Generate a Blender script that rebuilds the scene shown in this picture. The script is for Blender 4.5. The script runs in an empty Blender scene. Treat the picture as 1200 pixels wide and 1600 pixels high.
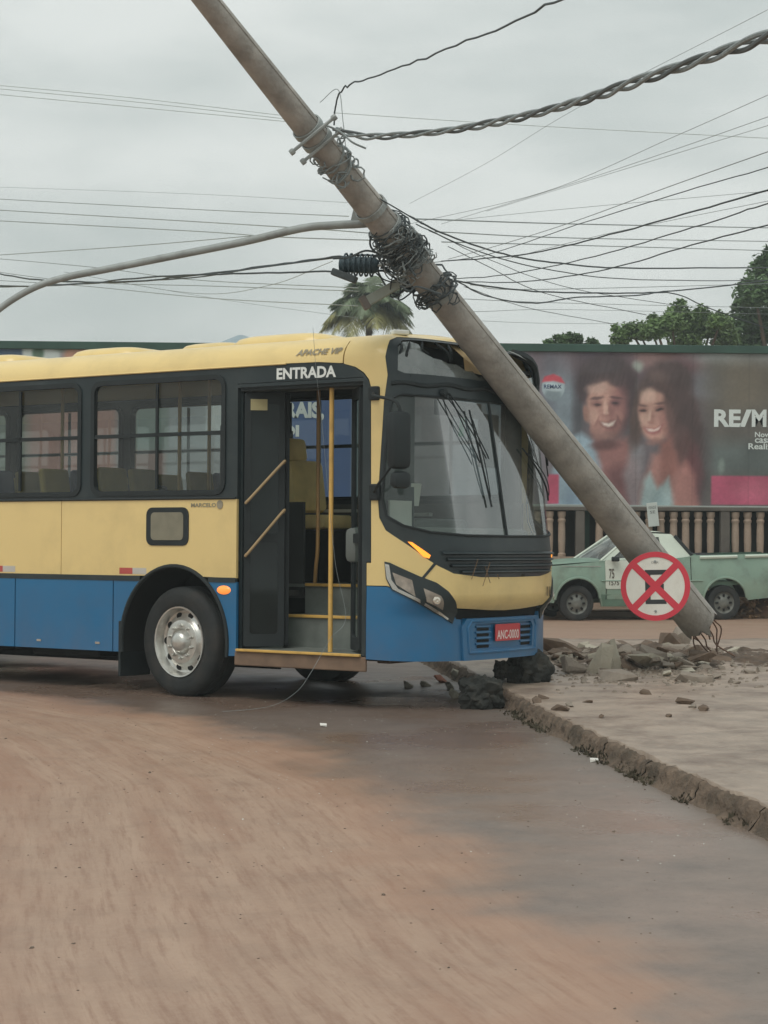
import bpy, bmesh, math, random
import numpy as np
from mathutils import Vector, Matrix, Euler
from mathutils.geometry import delaunay_2d_cdt
import mathutils.noise as mnoise
R = random.Random(7)
scene = bpy.context.scene
COL = scene.collection

# ------------------------------------------------------------------ camera
CF, CPIT, CROLL, CH = 3000.0, .005, .005, 1.614     # focal length in photo pixels, pitch, roll, eye height
cam_d = bpy.data.cameras.new('camera'); cam = bpy.data.objects.new('camera', cam_d); COL.objects.link(cam)
cam.matrix_world = Matrix.Translation((0, 0, CH)) @ Matrix.Rotation(math.pi/2 + CPIT, 4, 'X') @ Matrix.Rotation(CROLL, 4, 'Z')
cam_d.sensor_fit = 'HORIZONTAL'; cam_d.sensor_width = 36; cam_d.lens = CF/1200*36
cam_d.clip_start = .1; cam_d.clip_end = 5000
scene.camera = cam
# ------------------------------------------------------------------ world: an overcast day
SUN_EL, SUN_AZ = math.radians(58), math.radians(205)     # high behind the camera, soft
world = bpy.data.worlds.new('World'); scene.world = world; world.use_nodes = True
nt = world.node_tree; nt.nodes.clear()
def nn(t, **k):
    n = nt.nodes.new(t)
    for a, b in k.items(): setattr(n, a, b)
    return n
sky = nn('ShaderNodeTexSky', sky_type='NISHITA', sun_disc=False, sun_elevation=SUN_EL, sun_rotation=SUN_AZ)
sky.air_density = 1.5; sky.dust_density = 4
bg1 = nn('ShaderNodeBackground'); bg1.inputs[1].default_value = .06
nt.links.new(sky.outputs[0], bg1.inputs[0])
geo = nn('ShaderNodeTexCoord'); mp = nn('ShaderNodeMapping'); mp.inputs['Scale'].default_value = (1.4, 1.4, 5)
nt.links.new(geo.outputs['Generated'], mp.inputs[0])
no = nn('ShaderNodeTexNoise'); no.inputs['Scale'].default_value = 3.1; no.inputs['Detail'].default_value = 5; no.inputs['Roughness'].default_value = .5
nt.links.new(mp.outputs[0], no.inputs[0])
cr = nn('ShaderNodeValToRGB'); e = cr.color_ramp.elements
e[0].position = .37; e[0].color = (.62, .68, .665, 1); e[1].position = .63; e[1].color = (.88, .92, .895, 1)
nt.links.new(no.outputs['Fac'], cr.inputs[0])
bg2 = nn('ShaderNodeBackground'); bg2.inputs[1].default_value = .97
nt.links.new(cr.outputs[0], bg2.inputs[0])
mx = nn('ShaderNodeMixShader'); mx.inputs[0].default_value = .93
nt.links.new(bg1.outputs[0], mx.inputs[1]); nt.links.new(bg2.outputs[0], mx.inputs[2])
wo = nn('ShaderNodeOutputWorld'); nt.links.new(mx.outputs[0], wo.inputs[0])
sun_d = bpy.data.lights.new('sun', 'SUN'); sun_d.energy = 1.5; sun_d.angle = math.radians(35); sun_d.color = (1, .97, .92)
sun = bpy.data.objects.new('sun', sun_d); COL.objects.link(sun)
sd = Vector((math.sin(SUN_AZ)*math.cos(SUN_EL), math.cos(SUN_AZ)*math.cos(SUN_EL), math.sin(SUN_EL)))
sun.rotation_euler = sd.to_track_quat('Z', 'Y').to_euler()
scene.view_settings.view_transform = 'Standard'; scene.view_settings.look = 'None'
scene.view_settings.exposure = 0; scene.view_settings.gamma = 1; scene.view_settings.use_curve_mapping = False

# ------------------------------------------------------------------ helpers
def L(c):   # sRGB 0..255 -> linear
    return tuple((x/255/12.92 if x/255 <= .04045 else ((x/255+.055)/1.055)**2.4) for x in c)
MATS = {}
def mat(name, col, rough=.6, metal=0., var=.12, vs=3., bump=0., bs=40., dirt=None, dirt_s=1.5, dirt_a=.5, splash=0., emit=None, coat=0., grain=0.):
    if name in MATS: return MATS[name]
    m = bpy.data.materials.new(name); m.use_nodes = True; t = m.node_tree; b = t.nodes['Principled BSDF']
    tc = t.nodes.new('ShaderNodeTexCoord'); ns = t.nodes.new('ShaderNodeTexNoise')
    ns.inputs['Scale'].default_value = vs; ns.inputs['Detail'].default_value = 6
    t.links.new(tc.outputs['Object'], ns.inputs[0])
    mr = t.nodes.new('ShaderNodeMapRange'); mr.inputs[1].default_value = .3; mr.inputs[2].default_value = .7
    mr.inputs[3].default_value = 1-var; mr.inputs[4].default_value = 1+var
    t.links.new(ns.outputs['Fac'], mr.inputs[0])
    mul = t.nodes.new('ShaderNodeVectorMath'); mul.operation = 'SCALE'; mul.inputs[0].default_value = col
    t.links.new(mr.outputs[0], mul.inputs['Scale']); out = mul.outputs[0]
    if dirt:
        n2 = t.nodes.new('ShaderNodeTexNoise'); n2.inputs['Scale'].default_value = dirt_s; n2.inputs['Detail'].default_value = 8; n2.inputs['Roughness'].default_value = .65
        t.links.new(tc.outputs['Object'], n2.inputs[0])
        m2 = t.nodes.new('ShaderNodeMapRange'); m2.inputs[1].default_value = .48; m2.inputs[2].default_value = .72; m2.inputs[4].default_value = dirt_a
        t.links.new(n2.outputs['Fac'], m2.inputs[0])
        mi = t.nodes.new('ShaderNodeMix'); mi.data_type = 'RGBA'; mi.inputs['B'].default_value = (*dirt, 1)
        t.links.new(m2.outputs[0], mi.inputs['Factor']); t.links.new(out, mi.inputs['A']); out = mi.outputs['Result']
    if splash:      # road dust thrown up over the lower body
        so = t.nodes.new('ShaderNodeSeparateXYZ'); t.links.new(tc.outputs['Object'], so.inputs[0])
        n4 = t.nodes.new('ShaderNodeTexNoise'); n4.inputs['Scale'].default_value = 2.2; n4.inputs['Detail'].default_value = 9; n4.inputs['Roughness'].default_value = .7; t.links.new(tc.outputs['Object'], n4.inputs[0])
        r4 = t.nodes.new('ShaderNodeMapRange'); r4.inputs[1].default_value = 1.25; r4.inputs[2].default_value = .3; r4.inputs[3].default_value = 0; r4.inputs[4].default_value = splash; t.links.new(so.outputs['Z'], r4.inputs[0])
        r5 = t.nodes.new('ShaderNodeMapRange'); r5.inputs[1].default_value = .35; r5.inputs[2].default_value = .7; t.links.new(n4.outputs['Fac'], r5.inputs[0])
        m4 = t.nodes.new('ShaderNodeMath'); m4.operation = 'MULTIPLY'; t.links.new(r4.outputs[0], m4.inputs[0]); t.links.new(r5.outputs[0], m4.inputs[1])
        i4 = t.nodes.new('ShaderNodeMix'); i4.data_type = 'RGBA'; i4.inputs['B'].default_value = (*L((122, 98, 80)), 1)
        t.links.new(m4.outputs[0], i4.inputs['Factor']); t.links.new(out, i4.inputs['A']); out = i4.outputs['Result']
    t.links.new(out, b.inputs['Base Color'])
    b.inputs['Roughness'].default_value = rough; b.inputs['Metallic'].default_value = metal
    if coat: b.inputs['Coat Weight'].default_value = coat; b.inputs['Coat Roughness'].default_value = .12
    if bump:
        n3 = t.nodes.new('ShaderNodeTexNoise'); n3.inputs['Scale'].default_value = bs; n3.inputs['Detail'].default_value = 5
        t.links.new(tc.outputs['Object'], n3.inputs[0])
        bu = t.nodes.new('ShaderNodeBump'); bu.inputs['Strength'].default_value = bump; bu.inputs['Distance'].default_value = .02
        t.links.new(n3.outputs['Fac'], bu.inputs['Height']); t.links.new(bu.outputs[0], b.inputs['Normal'])
    if emit:
        b.inputs['Emission Color'].default_value = (*emit[0], 1); b.inputs['Emission Strength'].default_value = emit[1]
    MATS[name] = m; return m
def glass_mat(name, tint, refl=.12, film=.08, film_col=(.5, .55, .53), rough=.03):  # diffuse dust film also stands in for grey sky reflected in the glass
    if name in MATS: return MATS[name]
    m = bpy.data.materials.new(name); m.use_nodes = True; t = m.node_tree; t.nodes.clear()
    tr = t.nodes.new('ShaderNodeBsdfTransparent'); tr.inputs[0].default_value = (*tint, 1)
    df = t.nodes.new('ShaderNodeBsdfDiffuse'); df.inputs[0].default_value = (*film_col, 1)
    gl = t.nodes.new('ShaderNodeBsdfGlossy'); gl.inputs['Roughness'].default_value = rough
    tc = t.nodes.new('ShaderNodeTexCoord'); ns = t.nodes.new('ShaderNodeTexNoise'); ns.inputs['Scale'].default_value = 2.3; ns.inputs['Detail'].default_value = 7
    t.links.new(tc.outputs['Object'], ns.inputs[0])
    mr = t.nodes.new('ShaderNodeMapRange'); mr.inputs[1].default_value = .35; mr.inputs[2].default_value = .7; mr.inputs[3].default_value = film*.5; mr.inputs[4].default_value = film*1.6
    t.links.new(ns.outputs['Fac'], mr.inputs[0])
    m1 = t.nodes.new('ShaderNodeMixShader'); t.links.new(mr.outputs[0], m1.inputs[0]); t.links.new(tr.outputs[0], m1.inputs[1]); t.links.new(df.outputs[0], m1.inputs[2])
    lw = t.nodes.new('ShaderNodeLayerWeight'); lw.inputs[0].default_value = .35
    m3 = t.nodes.new('ShaderNodeMapRange'); m3.inputs[3].default_value = refl*.45; m3.inputs[4].default_value = min(1, refl*4)
    t.links.new(lw.outputs['Fresnel'], m3.inputs[0])
    m2 = t.nodes.new('ShaderNodeMixShader'); t.links.new(m3.outputs[0], m2.inputs[0]); t.links.new(m1.outputs[0], m2.inputs[1]); t.links.new(gl.outputs[0], m2.inputs[2])
    o = t.nodes.new('ShaderNodeOutputMaterial'); t.links.new(m2.outputs[0], o.inputs[0])
    MATS[name] = m; return m

def attr_mat(name, attr, rough=.6, coat=0., var=.1, vs=20.):
    m = bpy.data.materials.new(name); m.use_nodes = True; t = m.node_tree; b = t.nodes['Principled BSDF']
    a = t.nodes.new('ShaderNodeAttribute'); a.attribute_name = attr
    tc = t.nodes.new('ShaderNodeTexCoord'); ns = t.nodes.new('ShaderNodeTexNoise'); ns.inputs['Scale'].default_value = vs; ns.inputs['Detail'].default_value = 5
    t.links.new(tc.outputs['Object'], ns.inputs[0])
    mr = t.nodes.new('ShaderNodeMapRange'); mr.inputs[1].default_value = .3; mr.inputs[2].default_value = .7; mr.inputs[3].default_value = 1-var; mr.inputs[4].default_value = 1+var
    t.links.new(ns.outputs['Fac'], mr.inputs[0])
    mu = t.nodes.new('ShaderNodeVectorMath'); mu.operation = 'SCALE'; t.links.new(a.outputs['Color'], mu.inputs[0]); t.links.new(mr.outputs[0], mu.inputs['Scale'])
    t.links.new(mu.outputs[0], b.inputs['Base Color']); b.inputs['Roughness'].default_value = rough
    return m

def link(name, me, m, parent=None, smooth=False, label=None, cat=None, group=None, kind=None):
    if m is not None and not me.materials: me.materials.append(m)
    if smooth:
        me.polygons.foreach_set('use_smooth', [True]*len(me.polygons))
    o = bpy.data.objects.new(name, me); COL.objects.link(o); o.parent = parent
    return tag(o, label, cat, group, kind)
def tag(o, label=None, cat=None, group=None, kind=None):
    if label: o['label'] = label
    if cat: o['category'] = cat
    if group: o['group'] = group
    if kind: o['kind'] = kind
    return o
def empty(name, loc=(0,0,0), rot=(0,0,0), label=None, cat=None, group=None, kind=None):
    o = bpy.data.objects.new(name, None); COL.objects.link(o); o.location = loc; o.rotation_euler = rot
    o.empty_display_size = .3
    return tag(o, label, cat, group, kind)
def mesh(name, V, F):
    me = bpy.data.meshes.new(name); me.from_pydata([tuple(v) for v in V], [], F); me.update(); return me
class MB:
    def __init__(s): s.V = []; s.F = []; s.sm = []
    def add(s, V, F):
        n = len(s.V); s.V += [tuple(v) for v in V]; s.F += [tuple(i+n for i in f) for f in F]; return s
    def box(s, c, d, rot=None, jit=0., bev=0.):
        x, y, z = d[0]/2, d[1]/2, d[2]/2
        if bev:
            b = min(bev, x*.9, y*.9, z*.9); bm = bmesh.new(); bmesh.ops.create_cube(bm, size=1)
            for v in bm.verts: v.co = Vector((v.co.x*d[0], v.co.y*d[1], v.co.z*d[2]))
            bmesh.ops.bevel(bm, geom=bm.edges[:], offset=b, segments=2, profile=.5, affect='EDGES')
            bm.verts.ensure_lookup_table(); V = [v.co.copy() for v in bm.verts]; F = [[v.index for v in f.verts] for f in bm.faces]; bm.free()
        else:
            V = [Vector((i, j, k)) for i in (-x, x) for j in (-y, y) for k in (-z, z)]
            F = [(0,1,3,2),(4,6,7,5),(0,4,5,1),(2,3,7,6),(0,2,6,4),(1,5,7,3)]
        if jit: V = [v+Vector((R.uniform(-jit, jit), R.uniform(-jit, jit), R.uniform(-jit, jit))) for v in V]
        if rot is not None: V = [rot @ v for v in V]
        return s.add([v+Vector(c) for v in V], F)
    def tube(s, P, r, n=8, cap=True):
        P = [Vector(p) for p in P]; k = len(P)
        if k < 2: return s
        rr = r if isinstance(r, (list, tuple)) else [r]*k
        up = None; V = []; F = []
        for i in range(k):
            d = (P[min(i+1, k-1)]-P[max(i-1, 0)])
            if d.length < 1e-9: d = Vector((0,0,1))
            d.normalize()
            if up is None: up = d.orthogonal().normalized()
            up = (up-d*up.dot(d))
            if up.length < 1e-6: up = d.orthogonal()
            up.normalize(); w = d.cross(up)
            for j in range(n):
                a = 2*math.pi*j/n; V.append(P[i]+(up*math.cos(a)+w*math.sin(a))*rr[i])
        for i in range(k-1):
            for j in range(n):
                F.append((i*n+j, i*n+(j+1) % n, (i+1)*n+(j+1) % n, (i+1)*n+j))
        if cap: F += [tuple(range(n))[::-1], tuple((k-1)*n+j for j in range(n))]
        return s.add(V, F)
    def lathe(s, prof, n=24, axis='Z', c=(0,0,0), rot=None):
        V = []; F = []; m = len(prof)
        for i in range(n):
            a = 2*math.pi*i/n
            for r, z in prof:
                p = Vector((r*math.cos(a), r*math.sin(a), z))
                if axis == 'Y': p = Vector((r*math.cos(a), z, r*math.sin(a)))
                if axis == 'X': p = Vector((z, r*math.cos(a), r*math.sin(a)))
                if rot is not None: p = rot @ p
                V.append(p+Vector(c))
        for i in range(n):
            for j in range(m-1):
                a, b = i*m+j, ((i+1) % n)*m+j; F.append((a, b, b+1, a+1))
        return s.add(V, F)
    def build(s, name, m, parent=None, smooth=False, fixn=True, **k):
        me = mesh(name, s.V, s.F)
        if fixn:
            bm = bmesh.new(); bm.from_mesh(me); bmesh.ops.recalc_face_normals(bm, faces=bm.faces[:]); bm.to_mesh(me); bm.free()
        o = link(name, me, m, parent, smooth, **k)
        if smooth:
            me.set_sharp_from_angle(angle=math.radians(38))
        return o
def cat_rom(P, n=8):
    P = [Vector(p) for p in P]; out = []
    if len(P) < 3:
        return [P[0].lerp(P[-1], i/n) for i in range(n+1)]
    Q = [P[0]*2-P[1]]+P+[P[-1]*2-P[-2]]
    for i in range(1, len(Q)-2):
        a, b, c, d = Q[i-1:i+3]
        for j in range(n):
            t = j/n
            out.append(.5*((2*b)+(c-a)*t+(2*a-5*b+4*c-d)*t*t+(3*b-a-3*c+d)*t*t*t))
    out.append(P[-1]); return out
def at(px, py, Z):          # the world point seen at a photo pixel, Z metres ahead
    dx, dy = px-600, py-800
    x = dx*math.cos(CROLL)+dy*math.sin(CROLL); y = -dx*math.sin(CROLL)+dy*math.cos(CROLL)
    X = x/CF; Y2 = -y/CF; c, s = math.cos(CPIT), math.sin(CPIT)
    Y = Y2*c+s; W = c-Y2*s
    return Vector((X/W*Z, Z, CH+Y/W*Z))
def dens(P, step, closed=True):
    out = []; n = len(P)
    for i in range(n if closed else n-1):
        a, b = P[i], P[(i+1) % n]; l = math.hypot(b[0]-a[0], b[1]-a[1]); k = max(1, int(math.ceil(l/step)))
        for j in range(k): out.append((a[0]+(b[0]-a[0])*j/k, a[1]+(b[1]-a[1])*j/k))
    if not closed: out.append(P[-1])
    return out
def inside(p, poly):
    x, y = p; c = False; n = len(poly); j = n-1
    for i in range(n):
        xi, yi = poly[i]; xj, yj = poly[j]
        if (yi > y) != (yj > y) and x < (xj-xi)*(y-yi)/(yj-yi)+xi: c = not c
        j = i
    return c
def rrect(x0, y0, x1, y1, r, n=4):
    P = []
    for cx, cy, a0 in ((x1-r, y1-r, 0), (x0+r, y1-r, 90), (x0+r, y0+r, 180), (x1-r, y0+r, 270)):
        for i in range(n+1):
            a = math.radians(a0+90*i/n); P.append((cx+r*math.cos(a), cy+r*math.sin(a)))
    return P
def circ(cx, cy, rx, ry=None, n=32, a0=0, a1=360):
    ry = ry or rx; k = n if abs(a1-a0) >= 360 else n+1
    return [(cx+rx*math.cos(math.radians(a0+(a1-a0)*i/n)), cy+ry*math.sin(math.radians(a0+(a1-a0)*i/n))) for i in range(k)]
def panel(name, outer, surf, m, parent, holes=(), off=0., depth=.02, step=.1, smooth=True, back=False, **kw):
    """a sheet of real thickness lying on the surface surf(a, h, off), outlined in (a, h)"""
    loops = [dens(outer, step)]+[dens(h, step) for h in holes]
    V = []; E = []
    for lp in loops:
        n0 = len(V); V += lp; E += [(n0+i, n0+(i+1) % len(lp)) for i in range(len(lp))]
    xs = [p[0] for p in outer]; ys = [p[1] for p in outer]
    nb = len(V); nx = int((max(xs)-min(xs))/step); ny = int((max(ys)-min(ys))/step)
    for i in range(1, nx+1):
        for j in range(1, ny+1):
            p = (min(xs)+(i-.5+.003*j)*(max(xs)-min(xs))/(nx+.001), min(ys)+(j-.5+.002*i)*(max(ys)-min(ys))/(ny+.001))
            if inside(p, outer) and not any(inside(p, h) for h in holes):
                if all((p[0]-q[0])**2+(p[1]-q[1])**2 > (step*.3)**2 for q in V[:nb]): V.append(p)
    vv, ee, ff, *_ = delaunay_2d_cdt([Vector(v) for v in V], E, [], 0, 1e-6)
    F = []
    for f in ff:
        c = (sum(vv[i][0] for i in f)/len(f), sum(vv[i][1] for i in f)/len(f))
        if inside(c, outer) and not any(inside(c, h) for h in holes): F.append(tuple(f))
    P = [surf(v[0], v[1], off) for v in vv]; n = len(P)
    B = [surf(v[0], v[1], off-depth) for v in vv]
    cnt = {}
    for f in F:
        for i in range(len(f)):
            a, b = f[i], f[(i+1) % len(f)]; k = (min(a, b), max(a, b)); cnt.setdefault(k, []).append((a, b))
    me_V = list(P); me_F = list(F)
    if depth > 0:
        for k, l in cnt.items():
            if len(l) == 1:
                a, b = l[0]; q = len(me_V); me_V += [P[a], P[b], B[b], B[a]]; me_F.append((q+1, q, q+3, q+2))
        if back:
            q = len(me_V); me_V += B; me_F += [tuple(i+q for i in f[::-1]) for f in F]
    used = sorted({i for f in me_F for i in f}); mp_ = {v: i for i, v in enumerate(used)}
    me = mesh(name, [me_V[i] for i in used], [tuple(mp_[i] for i in f) for f in me_F])
    # consistent outward orientation, judged on one face
    f = me.polygons[0]; c = f.center; v0 = F[0]
    nrm = Vector(P[v0[0]])-Vector(B[v0[0]]) if depth > 0 else Vector(P[v0[0]])-Vector(surf(vv[v0[0]][0], vv[v0[0]][1], off-.01))
    if f.normal.dot(nrm) < 0: me.flip_normals()
    o = link(name, me, m, parent, smooth, **kw)
    if smooth: me.set_sharp_from_angle(angle=math.radians(40))
    return o
FONTC = {}
def text2d(body, bold=0., space=1.):
    k = (body, bold, space)
    if k in FONTC: return FONTC[k]
    cu = bpy.data.curves.new('lettering', 'FONT'); cu.body = body; cu.offset = bold; cu.resolution_u = 3; cu.space_character = space
    o = bpy.data.objects.new('lettering', cu); COL.objects.link(o)
    dg = bpy.context.evaluated_depsgraph_get(); dg.update(); me = o.evaluated_get(dg).to_mesh()
    V = [(v.co.x, v.co.y) for v in me.vertices]; F = [tuple(p.vertices) for p in me.polygons]
    o.evaluated_get(dg).to_mesh_clear(); bpy.data.objects.remove(o); bpy.data.curves.remove(cu)
    x0 = min(v[0] for v in V); x1 = max(v[0] for v in V); y0 = min(v[1] for v in V); y1 = max(v[1] for v in V)
    V = [((v[0]-x0)/(x1-x0), (v[1]-y0)/(y1-y0)) for v in V]
    FONTC[k] = (V, F); return V, F
def text(name, body, box, surf, m, parent, off=.004, bold=0., slant=0., space=1., rot=0.):
    """lettering filling the box (a0, h0, a1, h1) on a surface"""
    V, F = text2d(body, bold, space); a0, h0, a1, h1 = box; P = []
    ca, sa = math.cos(rot), math.sin(rot)
    for x, y in V:
        X = (a1-a0)*x+slant*(h1-h0)*y; Y = (h1-h0)*y
        P.append(surf(a0+X*ca-Y*sa, h0+X*sa+Y*ca, off))
    return link(name, mesh(name, P, F), m, parent)

# ------------------------------------------------------------------ ground, roads, pavement
def fbm(x, y, s, o=4, z=0.): return mnoise.fractal(Vector((x*s, y*s, z)), .9, 2.1, o)
KERB = [(2.62, 4.0), (2.33, 7.2), (2.0, 9.95), (1.64, 12.24), (1.33, 14.6), (1.04, 17.17), (.78, 19.6), (.45, 22.2), (.9, 23.7), (2.2, 24.25), (6, 24.6), (14, 25.2)]
def kerb_x(y):
    K = KERB[:8]
    if y <= K[0][1]: return K[0][0]
    for (x0, y0), (x1, y1) in zip(K, K[1:]):
        if y <= y1: return x0+(x1-x0)*(y-y0)/(y1-y0)
    return K[-1][0]
MUDC = [(6.19-3, 1.75), (6.19, .96), (7.09, .72), (8.59, .44), (11.67, -.15), (13.4, -.75), (15.31, -1.52), (18.1, -3.7), (20, -6.5), (24, -14)]
def mud_x(y):
    for (y0, x0), (y1, x1) in zip(MUDC, MUDC[1:]):
        if y <= y1: return x0+(x1-x0)*(y-y0)/(y1-y0)
    return MUDC[-1][1]-(y-24)*3
gm = mat('far_ground', L((120, 104, 90)), rough=.8, var=.15, vs=.3, bump=.3, bs=6)
me = mesh('ground', [(-190, -60, -.02), (190, -60, -.02), (190, 240, -.02), (-190, 240, -.02)], [(0, 1, 2, 3)])
link('ground', me, gm, kind='structure', label='reddish brown ground running out beyond the street')

def grid_sheet(xs, ys, zf):
    nx, ny = len(xs), len(ys); V = []; F = []
    for y in ys:
        for x in xs: V.append((x, y, zf(x, y)))
    for j in range(ny-1):
        for i in range(nx-1): F.append((j*nx+i, j*nx+i+1, (j+1)*nx+i+1, (j+1)*nx+i))
    return V, F
ys = list(np.concatenate([np.arange(3.5, 9, .045), np.arange(9, 20, .07), np.arange(20, 34.6, .3)]))
xs = list(np.concatenate([np.arange(-16, -4.5, .3), np.arange(-4.5, 3.2, .05), np.arange(3.2, 16.1, .3)]))
def road_z(x, y):
    t = x-mud_x(y)
    m = min(1, max(0, .5-t*.8))
    z = .006*fbm(x, y, 1.2) + .004*fbm(x*1.0, y, 7)*m
    if y < 22: z += m*.0025*math.sin(t*34+2*fbm(x, y, .6))*min(1, max(0, fbm(x, y, .4, 2)+.5))
    return z+.012
V, F = grid_sheet(xs, ys, road_z)
me = mesh('road', V, F)
at_m = me.color_attributes.new('ground_mask', 'FLOAT_COLOR', 'POINT')
buf = np.zeros((len(V), 4), dtype=np.float32)
for i, (x, y, z) in enumerate(V):
    t = x-mud_x(y)
    t2 = t+.35*fbm(x, y, .9)+.12*fbm(x, y, 4)
    m = min(1, max(0, .5-t2*1.5))
    far = min(1, max(0, (y-22.5)/2.))
    edge = math.exp(-((t2+.18)/.26)**2)                       # redder rim of the mud
    gut = min(1, max(0, 1-(kerb_x(y)-x)/.45)) if y < 22 else 0
    # oily, wet strip that the bus dripped on
    du = (x+1.886)*math.cos(math.radians(35))-(y-17.528)*math.sin(math.radians(35)); dv = (x+1.886)*math.sin(math.radians(35))+(y-17.528)*math.cos(math.radians(35))
    buf[i] = (max(m, far*.85), edge, t/20+.5, gut)
at_m.data.foreach_set('color', buf.ravel())
def road_material():
    m = bpy.data.materials.new('muddy_asphalt'); m.use_nodes = True; t = m.node_tree; b = t.nodes['Principled BSDF']; lk = t.links.new
    def N(ty, **k):
        n = t.nodes.new(ty)
        for a, c in k.items(): setattr(n, a, c)
        return n
    at_ = N('ShaderNodeAttribute'); at_.attribute_name = 'ground_mask'
    sx = N('ShaderNodeSeparateColor'); lk(at_.outputs['Color'], sx.inputs[0])
    tc = N('ShaderNodeTexCoord'); so = N('ShaderNodeSeparateXYZ'); lk(tc.outputs['Object'], so.inputs[0])
    def noise(vec, sc, det=6, rg=.6):
        n = N('ShaderNodeTexNoise'); n.inputs['Scale'].default_value = sc; n.inputs['Detail'].default_value = det; n.inputs['Roughness'].default_value = rg
        lk(vec, n.inputs[0]); return n.outputs['Fac']
    def rng(v, a, c, d=0., e=1.):
        n = N('ShaderNodeMapRange'); n.inputs[1].default_value = a; n.inputs[2].default_value = c; n.inputs[3].default_value = d; n.inputs[4].default_value = e; lk(v, n.inputs[0]); return n.outputs[0]
    def mixc(f, A, B):
        n = N('ShaderNodeMix', data_type='RGBA')
        for s, v in (('Factor', f), ('A', A), ('B', B)):
            if isinstance(v, tuple): n.inputs[s].default_value = (*v, 1)
            elif isinstance(v, float): n.inputs[s].default_value = v
            else: lk(v, n.inputs[s])
        return n.outputs['Result']
    def mth(op, a, c):
        n = N('ShaderNodeMath', operation=op)
        for k, v in ((0, a), (1, c)):
            if isinstance(v, float): n.inputs[k].default_value = v
            else: lk(v, n.inputs[k])
        return n.outputs[0]
    cb = N('ShaderNodeCombineXYZ')                         # tracks follow the sweep of the mud
    lk(mth('MULTIPLY', sx.outputs['Blue'], 20.), cb.inputs[0]); lk(mth('MULTIPLY', so.outputs['Y'], .07), cb.inputs[1])
    streak = noise(cb.outputs[0], 6.5, 8, .62); streak2 = noise(cb.outputs[0], 1.6, 4)
    big = noise(tc.outputs['Object'], .55, 5); mid = noise(tc.outputs['Object'], 2.6, 7); fine = noise(tc.outputs['Object'], 38, 5, .7)
    mud = mixc(rng(streak, .36, .64), L((154, 126, 107)), L((168, 141, 121)))
    st3 = noise(cb.outputs[0], 24, 6, .7)
    mud = mixc(mth('MULTIPLY', rng(st3, .48, .64), .75), mud, L((138, 106, 87)))
    mud = mixc(mth('MULTIPLY', rng(fine, .45, .7), .25), mud, L((184, 160, 140)))
    mud = mixc(mth('MULTIPLY', rng(streak2, .5, .68), .55), mud, L((146, 108, 87)))
    mud = mixc(mth('MULTIPLY', rng(mid, .5, .75), .45), mud, L((132, 108, 92)))
    asp = mixc(rng(mid, .3, .7), L((106, 97, 91)), L((130, 117, 108)))
    asp = mixc(mth('MULTIPLY', rng(big, .40, .62), .8), asp, L((142, 117, 101)))
    asp = mixc(mth('MULTIPLY', rng(fine, .52, .75), .35), asp, L((70, 64, 60)))
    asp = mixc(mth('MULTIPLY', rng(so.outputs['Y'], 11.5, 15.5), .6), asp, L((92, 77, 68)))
    vo = N('ShaderNodeTexVoronoi'); vo.inputs['Scale'].default_value = 75; lk(tc.outputs['Object'], vo.inputs[0])
    asp = mixc(mth('MULTIPLY', rng(vo.outputs['Distance'], .25, .05), .35), asp, L((150, 138, 128)))
    c = mixc(sx.outputs['Red'], asp, mud)
    c = mixc(mth('MULTIPLY', sx.outputs['Green'], .42), c, L((162, 122, 98)))
    c = mixc(mth('MULTIPLY', at_.outputs['Alpha'], .55), c, L((112, 108, 102)))
    c = mixc(mth('MULTIPLY', rng(fine, .62, .8), .4), c, L((92, 74, 60)))
    lk(c, b.inputs['Base Color'])
    wet = mth('MULTIPLY', rng(big, .38, .6), mth('SUBTRACT', 1.0, mth('MULTIPLY', sx.outputs['Red'], .75)))
    lk(rng(wet, 0., 1., .58, .22), b.inputs['Roughness'])
    bu = N('ShaderNodeBump'); bu.inputs['Strength'].default_value = .4; bu.inputs['Distance'].default_value = .012
    lk(mth('ADD', mth('MULTIPLY', streak, .8), mth('MULTIPLY', fine, .35)), bu.inputs['Height']); lk(bu.outputs[0], b.inputs['Normal'])
    return m
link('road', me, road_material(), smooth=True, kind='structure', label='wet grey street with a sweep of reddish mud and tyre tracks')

# pavement: raised corner with a muddy top
pv_m = mat('muddy_pavement', L((154, 138, 123)), rough=.48, var=.2, vs=3.5, bump=.8, bs=14, dirt=L((106, 88, 75)), dirt_s=1.9, dirt_a=1.)
def pave_z(x, y):
    d = x-kerb_x(y)
    z = .150+.014*fbm(x, y, 1.6)+.010*fbm(x, y, 5)+.005*fbm(x, y, 16)
    hump = math.exp(-(((x-3.0)/1.7)**2+((y-20.4)/1.5)**2)); z += hump*(.10+.08*fbm(x, y, 2.4))
    return z
V = []; F = []; ny = 0
yy = list(np.concatenate([np.arange(3.8, 18, .05), np.arange(18, 22.3, .08)]))
nx = 90
for y in yy:
    k = kerb_x(y)+.005+.022*fbm(2., y, 3.5, 4)+.012*fbm(5., y, 14)
    for i in range(nx):
        s = (i/(nx-1))**1.8; x = k+s*(14-k); V.append((x, y, pave_z(x, y) if i else .12))
for j in range(len(yy)-1):
    for i in range(nx-1): a = j*nx+i; F.append((a, a+1, a+nx+1, a+nx))
base = len(V)-nx
x0 = V[base][0]; b2 = len(V)
ext = [22.9, 23.5, 24.1]
for q, y in enumerate(ext):
    k = kerb_x(22.2)+.02+(q+1)**2*.12
    for i in range(nx):
        s = (i/(nx-1))**1.8; x = k+s*(14-k); V.append((x, y+s*.9*(q+1)/3, pave_z(x, y)))
for j in range(len(ext)):
    for i in range(nx-1): a = base+j*nx+i; F.append((a, a+1, a+nx+1, a+nx))
n0 = len(V)
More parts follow.
